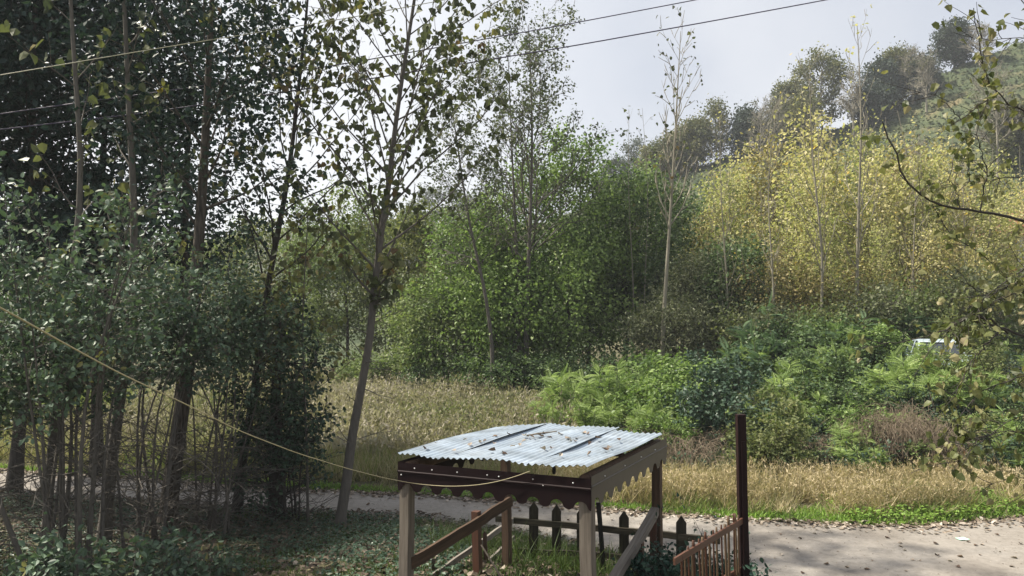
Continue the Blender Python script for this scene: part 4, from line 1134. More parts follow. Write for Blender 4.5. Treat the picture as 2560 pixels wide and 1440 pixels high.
# (px, top py, D, width factor, set, material, label)
FB = [(1410, 890, 27.5, 1.15, 0, 'lf_frond_bright', 'bright fern leaved bush, leftmost beyond the zinc roof'),
      (1540, 880, 26.5, 1.2, 1, 'lf_frond_bright', 'tallest bright fern leaved bush behind the zinc roof'),
      (1385, 960, 25.5, .8, 2, 'lf_frond_bright', 'low bright fern leaved bush beside the dry weeds'),
      (1482, 960, 25.0, .85, 3, 'lf_frond_bright', 'low fern leaved bush between the two bright ones behind the roof'),
      (1640, 935, 26.0, 1.0, 0, 'lf_frond_bright', 'fern leaved bush right of the tallest bright one'),
      (1700, 925, 26.5, 1.1, 1, 'lf_frond_dark', 'dark fern leaved bush under the drooping willow'),
      (1760, 975, 25.0, 1.0, 2, 'lf_frond', 'fern leaved bush above the dead brambles behind the roof corner'),
      (1830, 895, 27.0, 1.3, 3, 'lf_frond_dark', 'tall fern leaved bush left above the maroon post'),
      (1835, 945, 24.5, 1.0, 0, 'lf_frond_bright', 'bright fern leaved bush directly above the maroon post'),
      (1920, 915, 25.0, 1.3, 1, 'lf_frond_bright', 'big bright fern leaved bush right above the maroon post'),
      (1990, 905, 25.5, 1.2, 2, 'lf_frond_dark', 'dark fern leaved bush behind the big bright one by the post'),
      (2035, 1000, 23.0, .9, 3, 'lf_frond', 'fern leaved bush over the dark hollow right of the post'),
      (2110, 965, 23.5, 1.1, 0, 'lf_frond_bright', 'drooping bright fern leaved bush above the bramble thicket'),
      (2150, 905, 25.0, 1.3, 1, 'lf_frond_dark', 'dark fern leaved bush behind the bramble thicket'),
      (1905, 1055, 20.6, .8, 2, 'lf_frond_bright', 'round bright fern leaved bush touching the maroon post'),
      (2010, 1090, 20.3, .75, 3, 'lf_frond_dark', 'low dark fern leaved bush over the orange grass'),
      (2140, 1098, 19.6, .7, 0, 'lf_frond_bright', 'small bright fern leaved bush in front of the brambles'),
      (1830, 1100, 20.8, .55, 1, 'lf_frond_bright', 'little fern leaved bush left of the maroon post foot'),
      (2250, 900, 24.5, 1.3, 2, 'lf_frond_dark', 'fern leaved bush below the hidden car at its left'),
      (2330, 862, 22.6, 1.3, 3, 'lf_frond_dark', 'fern leaved bush right in front of the hidden car'),
      (2425, 895, 22.4, 1.2, 0, 'lf_frond_dark', 'fern leaved bush right of the hidden car'),
      (2500, 1010, 20.5, 1.1, 1, 'lf_frond_dark', 'fern leaved bush near the right edge above the verge'),
      (2390, 1050, 20.0, .9, 2, 'lf_frond_dark', 'dark fern leaved bush right of the bramble thicket'),
      (2545, 1080, 19.3, .9, 3, 'lf_frond_dark', 'dark fern leaved bush at the right edge above the bright verge'),
      (2270, 1010, 22.0, .9, 0, 'lf_frond', 'fern leaved bush with climbing shoots on the bramble thicket'),
      (2290, 828, 23.7, .9, 1, 'lf_frond_dark', 'fern leaved bush covering the left side of the hidden car'),
      (2372, 838, 23.6, .85, 2, 'lf_frond_dark', 'fern leaved bush covering the bonnet of the hidden car')]
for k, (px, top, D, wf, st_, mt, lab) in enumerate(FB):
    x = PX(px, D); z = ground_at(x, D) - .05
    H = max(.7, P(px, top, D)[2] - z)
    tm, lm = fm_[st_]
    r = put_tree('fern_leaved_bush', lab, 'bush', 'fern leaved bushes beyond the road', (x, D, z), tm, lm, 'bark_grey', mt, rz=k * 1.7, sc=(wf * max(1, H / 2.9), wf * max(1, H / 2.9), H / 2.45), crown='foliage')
BB = [(1925, 735, 30, 'lf_frond_blue', 'blue green feathery sapling at the foot of the yellow poplars'), (1890, 800, 29, 'lf_frond_blue', 'lower blue green feathery sapling beside the willow'),
      (2060, 760, 29.5, 'lf_frond_dark', 'tall feathery sapling below the middle of the yellow stand'), (2150, 780, 28.5, 'lf_frond_dark', 'feathery sapling with pale upper fronds under the tallest pale poplar'),
      (2250, 760, 29.5, 'lf_frond_dark', 'feathery sapling left of the hidden car'), (2440, 760, 31, 'lf_frond_dark', 'feathery sapling beside the dirt track'), (1800, 850, 28, 'lf_frond_dark', 'feathery sapling with tiered fronds below the willow'),
      (2540, 720, 33, 'lf_frond_dark', 'feathery sapling in front of the white house')]
for k, (px, top, D, mt, lab) in enumerate(BB):
    x = PX(px, D); z = ground_at(x, D) - .05
    H = P(px, top, D)[2] - z
    tm, lm = fb_[k % 3]
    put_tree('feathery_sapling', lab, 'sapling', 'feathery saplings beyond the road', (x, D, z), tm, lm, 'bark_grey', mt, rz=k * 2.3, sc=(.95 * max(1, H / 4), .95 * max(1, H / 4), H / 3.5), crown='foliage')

UND = dict(n1=9, t0=.05, t1=.98, L1=.9, a1=60, up=.2, n2=5, L2=.55, a2=50, n3=1, lv=7, leaf=.12, tmpl=T_LEAF, hang=.2, along=.4, spread=.1, flat=.6, prof=lambda t: 1 - .4 * t, rb=.4, sides=5, s1=3, tw=1.2, tube3=False)
und = [bush('leafy_bush', 'x', 'leafy undergrowth bushes', 1600, 30, 8, 1.1, 2.2, UND, 500 + k, 'bark_dark', 'lf_alder_dark', .02, crown='foliage') for k in range(3)]
UB = [(1075, 905, 37, 'lf_alder_dark', 'dark leafy bush at the back of the weed field, leftmost'), (1180, 880, 36, 'lf_alder_dark', 'dark leafy bush below the fresh green alder'),
      (1290, 880, 34, 'lf_alder_dark', 'dark leafy bush among the alder stems behind the weeds'), (1370, 890, 33, 'lf_alder_dark', 'dark leafy bush left behind the bright fern bushes'),
      (1470, 870, 33, 'lf_alder_dark', 'dark leafy bush right behind the bright fern bushes'), (1580, 880, 31, 'lf_alder_dark', 'dark leafy bush below the dark alder'),
      (1690, 1010, 24.3, 'lf_alder_dark', 'dark leafy bush above the dead straw behind the roof corner'), (1790, 1040, 22.8, 'lf_alder_dark', 'dark leafy bush behind the maroon post top'),
      (1880, 1030, 22.3, 'lf_ivy', 'dark ivy leaved bush in the hollow right of the post'), (1965, 1040, 21.8, 'lf_ivy', 'dark ivy leaved bush under the big bright fern bush'),
      (2060, 1070, 21.5, 'lf_ivy', 'dark ivy leaved bush left of the bramble thicket'), (2200, 990, 23.0, 'lf_alder_dark', 'dark leafy bush on top of the bramble thicket'),
      (2300, 1090, 20.3, 'lf_alder', 'light green climbing bush draped over the brambles'), (2340, 1000, 22.0, 'lf_ivy', 'dark bush below the hidden car bonnet'),
      (2450, 1080, 19.8, 'lf_ivy', 'dark bush behind the bright verge near the right edge'), (2560, 1010, 21, 'lf_alder_dark', 'leafy bush at the right edge below the track'),
      (1760, 880, 29, 'lf_alder_dark', 'dark bush at the foot of the grey willow'), (1980, 850, 29, 'lf_alder_dark', 'dark bush at the foot of the yellow stand, left part'),
      (2100, 850, 28, 'lf_alder_dark', 'dark bush at the foot of the yellow stand, middle part'), (2210, 860, 28, 'lf_alder_dark', 'dark bush at the foot of the yellow stand by the car'),
      (900, 890, 40, 'lf_field', 'pale green bush behind the weeds at the kinked poplar'), (980, 870, 39, 'lf_field', 'yellowish green bush behind the weeds right of the kinked poplar'),
      (120, 1010, 30, 'lf_field', 'pale bush beyond the road behind the left edge trunks'), (30, 990, 29, 'lf_field', 'sunlit bush beyond the road at the left edge'),
      (1520, 940, 29.5, 'lf_alder_dark', 'dark bush in the gap between the two tall bright fern bushes'),
      (2348, 858, 23.9, 'lf_olive', 'olive bush half covering the windscreen of the hidden car')]
for k, (px, top, D, mt, lab) in enumerate(UB):
    src = und[k % 3]
    o = src if k < 3 else copy_tree(src)
    o['label'] = lab
    x = PX(px, D); z = ground_at(x, D) - .05
    H = max(.6, P(px, top, D)[2] - z)
    o.location = (float(x), D, z); o.rotation_euler = (0, 0, k * 1.3)
    wd = 1.15 * max(.8, min(1.8, H / 2.2))
    o.scale = (wd, wd, H / 2.3)
    for c in o.children:
        if c.name.startswith('foliage'):
            if k >= 3: c.data = src.children[1].data if src.children[1].name.startswith('foliage') else src.children[0].data
            c.material_slots[0].link = 'OBJECT'
            c.material_slots[0].material = M[mt]

# the rest of the thicket: bushes that fill the slope up to the yellow stand
rx_ = np.random.default_rng(77)
for k in range(50):
    px = 1610 + (k * 61.8034 * 1.0 + rx_.uniform(-20, 20)) % 990
    D = [20.4, 22.0, 24.0, 26.2, 28.4][k % 5] + rx_.uniform(-.6, .6)
    if px < 1900 and D < 21.5: D += 2.5
    back = float(np.interp(px, [1600, 1700, 1830, 2000, 2200, 2400, 2560], [920, 880, 825, 800, 790, 790, 820]))
    top = float(np.interp(D, [20, 28], [1050, back])) + rx_.uniform(-35, 25)
    if 2150 < px < 2370 and D < 21.6: continue
    x = PX(px, D); z = ground_at(x, D) - .05
    H = float(np.clip(P(px, top, D)[2] - z, .8, 4.0))
    if k % 2 == 1:
        o = copy_tree(und[k % 3]); o.location = (float(x), D, z); o.scale = (1.0 * max(.8, H / 2), 1.0 * max(.8, H / 2), H / 2.3)
        o['label'] = 'round leaved bush packed into the green thicket right of the maroon post'; o['group'] = 'leafy bushes packed in the thicket'
        mt = ['lf_alder', 'lf_ivy', 'lf_olive', 'lf_alder_dark'][(k // 2) % 4]
        for c in o.children:
            if c.name.startswith('foliage'):
                c.material_slots[0].link = 'OBJECT'; c.material_slots[0].material = M[mt]
    else:
        tm, lm = fm_[k % 4]
        ws = rx_.uniform(.75, 1.15) * max(.8, H / 2.6)
        o = put_tree('fern_leaved_bush', 'fern leaved bush packed into the green thicket right of the maroon post', 'bush', 'fern leaved bushes packed in the thicket', (x, D, z), tm, lm, 'bark_grey', ['lf_frond_dark', 'lf_frond'][(k // 2) % 2], rz=k * 1.1, sc=(ws, ws, H / 2.45), crown='foliage')
    o.rotation_euler = (0, 0, k * 1.1)

# dead bramble and straw thickets
def thicket(name, label, pts, mat, seed, n, H, leaf=None):
    rng = np.random.default_rng(seed)
    c = np.mean([[PX(p[0], p[1]), p[1]] for p in pts], axis=0)
    z0 = ground_at(*c)
    r = empty(name, (c[0], c[1], z0), label, 'thicket', 'dead thickets beyond the road')
    T = Tubes()
    for k in range(n):
        a = pts[rng.integers(len(pts))]
        x = PX(a[0], a[1]) + rng.normal() * a[2]; y = a[1] + rng.normal() * a[2] * .6
        g = ground_at(x, y)
        h = H * rng.uniform(.5, 1.15)
        az = rng.uniform(0, 6.28); ln = rng.uniform(.2, 1.0)
        q = np.array([[x, y, g - .05], [x + math.cos(az) * ln * .3, y + math.sin(az) * ln * .3, g + h * .7], [x + math.cos(az) * ln * .7, y + math.sin(az) * ln * .7, g + h], [x + math.cos(az) * ln * 1.2, y + math.sin(az) * ln * 1.2, g + h * rng.uniform(.25, .8)]])
        pth = smooth_path(q, 7) + rng.normal(size=(7, 3)) * .03
        T.add(pth - np.array([c[0], c[1], z0]), np.linspace(.008, .004, 7), 3)
    link('canes', T.mesh('canes'), M[mat], r)
thicket('bramble_thicket', 'tangled brown dead bramble thicket above the right verge', [(2190, 20.4, .35), (2240, 20.2, .35), (2300, 20.0, .35), (2340, 19.6, .25), (2170, 20.9, .35), (2260, 21.2, .4)], 'twig_dead', 601, 1100, 1.5)
thicket('straw_thicket', 'fallen straw coloured dead canes behind the zinc roof corner', [(1690, 22.2, .4), (1720, 21.2, .4), (1660, 22.8, .4), (1750, 21.8, .4), (1700, 20.3, .4)], 'twig_dead', 602, 900, 1.15)
thicket('bramble_thicket', 'brown dead stems under the dark bushes right of the maroon post', [(1900, 21.0, .4), (1980, 20.8, .4), (2050, 20.7, .4), (2110, 20.6, .3)], 'twig_dead', 603, 600, .9)
#@@GRASS

# ------------------------------------------------------------------ grasses, weeds, ground cover
T_BLADE = (np.array([[-.5, 0, 0], [.5, 0, 0], [-.36, .55, .04], [.36, .55, .04], [0, 1, .22]]), np.array([[0, 1, 3], [0, 3, 2], [2, 3, 4]]))
def blades(name, x, y, h, wd, mat, seed, rnd, lean=.35, kind='stuff', zoff=-.02):
    rng = np.random.default_rng(seed)
    n = len(x)
    z = gz(x, y) + zoff
    az = rng.uniform(0, 6.28, n)
    d = np.stack([np.cos(az), np.sin(az), 0 * az], 1)
    side = np.stack([-np.sin(az), np.cos(az), 0 * az], 1)
    up = unit(np.stack([rng.normal(size=n) * lean, rng.normal(size=n) * lean, np.ones(n)], 1))
    V, F = T_BLADE
    pos = np.stack([x, y, z], 1)
    v = pos[:, None, :] + V[None, :, 0:1] * (wd[:, None, None] * side[:, None, :]) + V[None, :, 1:2] * (h[:, None, None] * up[:, None, :]) + V[None, :, 2:3] * (h * rng.uniform(.2, 2.2, n))[:, None, None] * d[:, None, :]
    f = (np.arange(n)[:, None, None] * 5 + F[None]).reshape(-1, 3)
    me = new_mesh_np(name, v.reshape(-1, 3), f, np.repeat(np.clip(rnd, 0, 1), 3))
    return tag(link(name, me, M[mat]), kind=kind)

def weed_stalks(name, x, y, h, mat, seed, rnd, heads=4, wd=.012, hl=.28, zoff=-.03, hw=.035):
    rng = np.random.default_rng(seed)
    n = len(x); z = gz(x, y) + zoff
    pos = np.stack([x, y, z], 1)
    up = unit(np.stack([rng.normal(size=n) * .13, rng.normal(size=n) * .13, np.ones(n)], 1))
    az = rng.uniform(0, 6.28, n)
    side = np.stack([np.cos(az), np.sin(az), 0 * az], 1)
    VV, FF, RR = [], [], []
    top = pos + up * h[:, None]
    v = np.stack([pos - side * wd * .5, pos + side * wd * .5, top], 1)
    VV.append(v.reshape(-1, 3)); FF.append(np.arange(n * 3).reshape(-1, 3)); RR.append(rnd); off = n * 3
    for k in range(heads):
        t = rng.uniform(.45, 1.0, n)
        p = pos + up * (h * t)[:, None]
        dd = unit(rng.normal(size=(n, 3)) * .6 + np.array([0, 0, .8]))
        sd = unit(np.cross(dd, rng.normal(size=(n, 3))))
        ln = hl * rng.uniform(.4, 1.1, n)
        e = p + dd * ln[:, None]
        m = p + dd * (ln * .5)[:, None]
        ww = (hw * rng.uniform(.5, 1.2, n))[:, None]
        v = np.stack([p, m + sd * ww, e, m - sd * ww], 1)
        VV.append(v.reshape(-1, 3))
        b = np.arange(n)[:, None] * 4 + off
        FF.append(np.concatenate([b + np.array([0, 1, 2]), b + np.array([0, 2, 3])], 0)); off += n * 4
        r2 = rnd + rng.normal(size=n) * .1 + .1
        RR.append(np.concatenate([r2, r2]))
    me = new_mesh_np(name, np.concatenate(VV), np.concatenate(FF), np.clip(np.concatenate(RR), 0, 1))
    return tag(link(name, me, M[mat]), kind='stuff')

g = np.random.default_rng(900)
def rnd_xy(n, x0, x1, d0, d1, pw=1.0):
    x = g.uniform(x0, x1, n)
    return x, y_far(x) + d0 + (d1 - d0) * g.random(n) ** pw
# tall dry weeds of the field
x, y = rnd_xy(30000, -16, 5.5, 3.2, 24)
k = (x < 1.6 + .12 * (y - 18) + vnoise(x, y, .5, 51) * 1.3) & (vnoise(x, y, .7, 52) > -.42)
x, y = x[k], y[k]
weed_stalks('dry_weeds', x, y, g.uniform(.5, 1.3, len(x)) * (1 + .45 * vnoise(x, y, .8, 53)) * (.72 + .28 * sstep(3, 9, y - y_far(x))), 'gr_weed', 1, .46 + .6 * vnoise(x, y, .55, 54) + g.normal(size=len(x)) * .18, 6, .012, .22)
# mid height straw grass
x, y = rnd_xy(34000, -22, 6.5, .9, 9, 1.3)
k = vnoise(x, y, 1.5, 75) > -.35
x, y = x[k], y[k]
blades('straw_grass', x, y, g.uniform(.3, .85, len(x)), g.uniform(.012, .03, len(x)), 'gr_straw', 2, .5 + .4 * vnoise(x, y, .8, 55) + g.normal(size=len(x)) * .15, .4)
x, y = rnd_xy(30000, -24, 3.5, 1.0, 18, 1.2)
k = (x < -3.5) | (vnoise(x, y, .9, 76) > .05)
x, y = x[k], y[k]
blades('sunlit_grass', x, y, g.uniform(.25, .8, len(x)), g.uniform(.015, .035, len(x)), 'gr_yellowgreen', 3, .5 + .45 * vnoise(x, y, .6, 56) + g.normal(size=len(x)) * .12, .4)
# orange grass band: clumps of seeding grass, green tufts between
x, y = rnd_xy(26000, .6, 12.5, .45, 5.4, 1.1)
k = ((y - y_far(x)) < 3.4 + 1.8 * vnoise(x, y, .9, 57)) & (vnoise(x, y, 2.3, 72) > -.22)
x, y = x[k], y[k]
hh = g.uniform(.16, .60, len(x)) * (1 + .75 * vnoise(x, y, 1.9, 58))
blades('orange_grass', x, y, hh, g.uniform(.010, .026, len(x)), 'gr_orange', 4, .50 + .6 * vnoise(x, y, 1.3, 59) + g.normal(size=len(x)) * .2, .75)
x, y = rnd_xy(17000, .6, 12.5, .6, 5.2, 1.0)
k = (vnoise(x, y, 1.7, 58) > -.25) & ((y - y_far(x)) < 3.6 + 1.6 * vnoise(x, y, .9, 57))
x, y = x[k], y[k]
weed_stalks('seed_grass', x, y, g.uniform(.25, .72, len(x)) * (1 + .6 * vnoise(x, y, 1.9, 58)), 'gr_orange', 14, .62 + .5 * vnoise(x, y, 1.0, 59) + g.normal(size=len(x)) * .2, 6, .007, .13, -.03, .011)
x, y = rnd_xy(16000, .3, 13, .3, 4.6, 1.2)
k = vnoise(x, y, 1.4, 73) > -.12
x, y = x[k], y[k]
blades('green_tufts', x, y, g.uniform(.12, .48, len(x)), g.uniform(.012, .03, len(x)), 'gr_yellowgreen', 15, .38 + .4 * vnoise(x, y, 1.3, 74) + g.normal(size=len(x)) * .2, .6)
# bright verge
x, y = rnd_xy(60000, -24, 18, .02, 2.0, 1.3)
wv = .42 + .3 * vnoise(x, y * 0, .8, 60) + 1.5 * sstep(5.0, 8.5, x)
df = y - y_far(x)
k = df < np.clip(wv, .12, 2.2)
x, y = x[k], y[k]
blades('verge_grass', x, y, g.uniform(.06, .20, len(x)), g.uniform(.018, .045, len(x)), 'gr_green', 5, .36 + .55 * vnoise(x, y, 1.9, 61) + g.normal(size=len(x)) * .2, .8)
x, y = rnd_xy(9000, 7.2, 16, .1, 2.0, 1.0)
n_ = len(x)
lm = leaf_mesh('clover', np.stack([x, y, gz(x, y) + g.uniform(.04, .22, n_)], 1), g.normal(size=(n_, 3)) * [1, 1, .3], g.uniform(.04, .10, n_), T_LEAF, g, .45 + .45 * vnoise(x, y, 1.9, 62) + g.normal(size=n_) * .2, .7)
tag(link('ground_cover', lm, M['gr_green']), kind='stuff')
x, y = rnd_xy(12000, -24, 18, .0, 1.1, 1.0)
k = vnoise(x, y, 1.6, 81) > .08
x, y = x[k], y[k]
blades('straw_tufts', x, y, g.uniform(.08, .36, len(x)), g.uniform(.008, .02, len(x)), 'gr_straw', 25, .4 + .4 * vnoise(x, y, 2.2, 82) + g.normal(size=len(x)) * .2, .9)
# scrub behind the orange band
x, y = rnd_xy(26000, 3.0, 20, 3.2, 12)
n_ = len(x)
lm = leaf_mesh('scrub', np.stack([x, y, gz(x, y) + g.uniform(.02, .75, n_) * (1 + .5 * vnoise(x, y, .9, 63))], 1), g.normal(size=(n_, 3)), g.uniform(.06, .14, n_), T_LEAF, g, .5 + .4 * vnoise(x, y, .9, 64) + g.normal(size=n_) * .15, .5)
tag(link('undergrowth', lm, M['lf_ivy']), kind='stuff')
x, y = rnd_xy(15000, 2.0, 22, 9, 22)
n_ = len(x)
lm = leaf_mesh('scrub', np.stack([x, y, gz(x, y) + g.uniform(.02, 1.1, n_) * (1 + .5 * vnoise(x, y, .9, 63))], 1), g.normal(size=(n_, 3)), g.uniform(.08, .18, n_), T_LEAF, g, .5 + .4 * vnoise(x, y, .9, 64) + g.normal(size=n_) * .15, .5)
tag(link('undergrowth', lm, M['lf_alder_dark']), kind='stuff')
# near bank grass
def near_xy(n, x0, x1, d0, d1, pw=1.0):
    x = g.uniform(x0, x1, n)
    return x, y_near(x) - d0 - (d1 - d0) * g.random(n) ** pw
x, y = near_xy(26000, -9, 3.0, .05, 7.5, 1.0)
m = vnoise(x, y, 1.1, 65) + .5 * sstep(-3, 0, x) - .15
k = (m > -.05) & (y > 7)
x, y = x[k], y[k]
blades('bank_grass', x, y, g.uniform(.06, .22, len(x)) * (1 + .5 * sstep(-.8, .6, x)), g.uniform(.008, .02, len(x)), 'gr_bank', 6, .55 + .4 * vnoise(x, y, 1.1, 66) + g.normal(size=len(x)) * .15, .6)
x, y = near_xy(1600, -1.2, 2.4, 2.6, 5.2)
blades('tall_grass', x, y, g.uniform(.25, .65, len(x)), g.uniform(.005, .011, len(x)), 'gr_bank', 7, .6 + g.normal(size=len(x)) * .2, .5)
# ivy and low herbs over the left bank
x, y = near_xy(30000, -13, -.6, .1, 8.5)
k = (vnoise(x, y, .9, 67) < .30) & (y > 6.5)
x, y = x[k], y[k]; n_ = len(x)
lm = leaf_mesh('ivy_cover', np.stack([x, y, gz(x, y) + g.uniform(.01, .16, n_)], 1), g.normal(size=(n_, 3)) * [1, 1, .35], g.uniform(.035, .075, n_), T_LEAF, g, .5 + .4 * vnoise(x, y, .9, 68) + g.normal(size=n_) * .15, .75)
tag(link('ground_cover', lm, M['lf_ivy']), kind='stuff')
# leaf litter on the bank and along both road edges
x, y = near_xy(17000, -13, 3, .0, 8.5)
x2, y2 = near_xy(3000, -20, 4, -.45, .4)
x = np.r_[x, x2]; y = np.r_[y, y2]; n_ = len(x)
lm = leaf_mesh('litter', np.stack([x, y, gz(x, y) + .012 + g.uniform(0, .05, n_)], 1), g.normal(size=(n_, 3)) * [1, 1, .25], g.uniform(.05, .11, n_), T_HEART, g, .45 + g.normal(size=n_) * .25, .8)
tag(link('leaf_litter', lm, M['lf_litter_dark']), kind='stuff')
x = g.uniform(-22, 16, 4200); y = y_far(x) + .12 - np.abs(g.normal(size=4200)) * .28
n_ = len(x)
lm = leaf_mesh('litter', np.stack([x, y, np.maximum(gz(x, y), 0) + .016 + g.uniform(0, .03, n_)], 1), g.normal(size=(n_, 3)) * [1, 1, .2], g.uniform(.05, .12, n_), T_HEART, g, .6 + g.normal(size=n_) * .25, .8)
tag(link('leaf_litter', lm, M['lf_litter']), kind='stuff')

x = g.uniform(-14, 16, 5200); t_ = g.beta(.7, .7, 5200)
y = y_near(x) + (y_far(x) - y_near(x)) * t_
n_ = len(x)
lm = leaf_mesh('crumbs', np.stack([x, y, .014 + g.uniform(0, .006, n_)], 1), g.normal(size=(n_, 3)) * [1, 1, .15], g.uniform(.008, .035, n_), T_LEAF, g, .45 + g.normal(size=n_) * .35, .8)
tag(link('leaf_crumbs', lm, M['lf_litter']), kind='stuff')

# ------------------------------------------------------------------ single fallen leaves
def fallen_mesh(seed):
    rng = np.random.default_rng(seed)
    V, F = T_HEART
    v = V.copy() - [0, .5, 0]
    v[:, 2] += .9 * (v[:, 0] ** 2) * rng.uniform(.4, 1.4) + .35 * (v[:, 1] ** 2) * rng.uniform(-.5, 1.2)
    v[:, 2] -= v[:, 2].min()
    st = np.array([[-.02, -.5, .03], [.02, -.5, .03], [.05, -.95, .12]])
    me = new_mesh_np('fallen_leaf', np.vstack([v, st]), np.vstack([F, [[7, 8, 9]]]), np.full(7, rng.uniform(.1, 1)))
    me.materials.append(M['lf_fallen'])
    return me
FM = [fallen_mesh(k) for k in range(9)]
def fallen(p, s, k, label, group, tilt=.25):
    o = bpy.data.objects.new('fallen_leaf', FM[k % 9])
    S.collection.objects.link(o)
    o.location = Vector([float(v) for v in p]); o.scale = (s, s, s)
    o.rotation_euler = (g.normal() * tilt, g.normal() * tilt, g.uniform(0, 6.28))
    return tag(o, label, 'leaf', group)
def roof_pt(px, py):
    """where the photo ray meets the zinc sheets"""
    for D in np.arange(6.8, 10.8, .01):
        q = P(px, py, D)
        d = q[:2] - FR
        u = float(d @ U); v = float(d @ V_)
        if q[2] <= roof_z(u, v) + .045:
            return q
    return None
RL = [(1064, 1124), (1089, 1108), (1134, 1128), (1163, 1100), (1200, 1105), (1212, 1103), (1238, 1093), (1236, 1110), (1258, 1133), (1262, 1137), (1271, 1087), (1300, 1113), (1281, 1117), (1312, 1090), (1318, 1092),
      (1330, 1093), (1345, 1088), (1352, 1091), (1360, 1087), (1373, 1095), (1400, 1087), (1421, 1098), (1428, 1103), (1443, 1097), (1437, 1104), (1461, 1084), (1470, 1086), (1476, 1110), (1512, 1125), (1522, 1121), (1526, 1118),
      (1402, 1138), (1474, 1135), (1379, 1122), (1358, 1124), (1496, 1096), (1545, 1100), (1230, 1128), (1310, 1104), (1176, 1112)]
for k, (px, py) in enumerate(RL):
    q = roof_pt(px, py)
    if q is not None:
        fallen(q + np.array([0, 0, .004]), g.uniform(.045, .085), k, 'dry curled brown leaf lying on the zinc roof sheets', 'leaves on the zinc roof')
tw_ = empty('twig', roof_pt(1345, 1089) + np.array([0, 0, .012]), 'dry twig lying among leaves on the back of the zinc roof', 'twig')
T = Tubes(); T.add(np.array([roof_pt(1318, 1093), roof_pt(1350, 1088), roof_pt(1392, 1083)]) + np.array([0, 0, .022]) - np.array(tw_.location), [.008, .01, .006], 6)
link('stick', T.mesh('stick'), M['twig_dead'], tw_)
RD = [(2000, 1347), (1993, 1372), (2095, 1379), (1937, 1396), (1953, 1388), (2066, 1411), (2115, 1417), (2118, 1419), (2168, 1424), (1925, 1428), (2007, 1433), (2265, 1428), (2300, 1402), (2375, 1403), (2400, 1392),
      (2450, 1388), (2500, 1380), (2530, 1417), (2340, 1360), (2218, 1345), (2250, 1358), (2252, 1367), (2262, 1376), (2180, 1402), (2440, 1364), (2455, 1362), (2492, 1337), (2552, 1360), (2110, 1332), (2130, 1320),
      (2165, 1330), (2036, 1334), (1905, 1402), (1950, 1336), (2310, 1336), (2420, 1355), (2342, 1389), (2395, 1418), (2535, 1395), (2280, 1400),
      (905, 1240), (920, 1262), (870, 1288), (968, 1250), (1100, 1285), (1126, 1298), (1160, 1266), (1050, 1302), (985, 1300), (930, 1283), (1170, 1250), (1230, 1262), (1245, 1270), (1300, 1278), (810, 1262), (830, 1280),
      (700, 1245), (620, 1240), (560, 1228), (500, 1250), (470, 1225), (1390, 1290), (1420, 1300), (1530, 1300), (1500, 1318), (1600, 1310), (1630, 1330)]
def road_pt(px, py):
    b = (720.0 - py) / F_PX
    y = CP - b * SP; z = SP + b * CP
    kq = -(CAM_Z - .012) / z
    return np.array([(px - 1280) / F_PX * kq, y * kq, .014])
for k, (px, py) in enumerate(RD):
    q = road_pt(px, py)
    fallen(q, g.uniform(.04, .105), k, 'dry curled leaf lying by itself on the grey road', 'leaves on the road', .15)
# scrap of pale green paper
bm = bmesh.new()
vs_ = [bm.verts.new((xx * .105, yy * .075, .004 + .012 * abs(math.sin(3 * xx + yy)))) for yy in (-1, 0, 1) for xx in (-1, -.4, .3, 1)]
for j in range(2):
    for i in range(3):
        bm.faces.new((vs_[j * 4 + i], vs_[j * 4 + i + 1], vs_[j * 4 + i + 5], vs_[j * 4 + i + 4]))
pm = bpy.data.meshes.new('paper_scrap'); bm.to_mesh(pm); bm.free()
pp = link('paper_scrap', pm, M['paper']); pp.location = Vector([float(v) for v in road_pt(2406, 1348)]); pp.rotation_euler = (0, 0, .2)
tag(pp, 'small pale mint green scrap of paper on the road at right', 'paper')

# rose bush by the handrail
RO = dict(n1=12, t0=.1, t1=.98, L1=.42, a1=55, up=.2, n2=4, L2=.22, a2=50, n3=0, lv=6, leaf=.062, tmpl=T_OVAL, hang=.25, along=.4, spread=.05, flat=.6, prof=lambda t: 1 - .5 * t, rb=.5, sides=5, s1=4, tw=.7)
bush('rose_bush', 'dark bluish green rose bush beside the grey handrail', None, 1655, 8.1, 12, .42, .92, RO, 701, 'bark_dark', 'lf_rose', .009, crown='foliage')
for px, top, D, sd, lab in ((1672, 1240, 8.3, 702, 'tall thin rose shoot ending in a dark hip, left one'), (1693, 1215, 8.5, 703, 'tall thin rose shoot rising above the picket, right one'), (1765, 1305, 8.6, 704, 'leafy rose shoot behind the bamboo canes')):
    tree_xy('rose_shoot', lab, 'plant', 'rose shoots', px, D, top, .008, dict(n1=6, t0=.3, t1=.98, L1=.16, a1=55, up=.1, n2=2, L2=.1, a2=40, n3=0, lv=3, leaf=.06, tmpl=T_OVAL, hang=.3, spread=.03, prof=lambda t: 1 - .4 * t, sides=5, s1=3, tw=.5), sd, 'bark_dark', 'lf_rose', lean=.05)
bush('rose_bush', 'dark leafy bush growing behind the bamboo canes', None, 1800, 8.3, 10, .45, .75, dict(RO), 705, 'bark_dark', 'lf_rose', .008, crown='foliage')

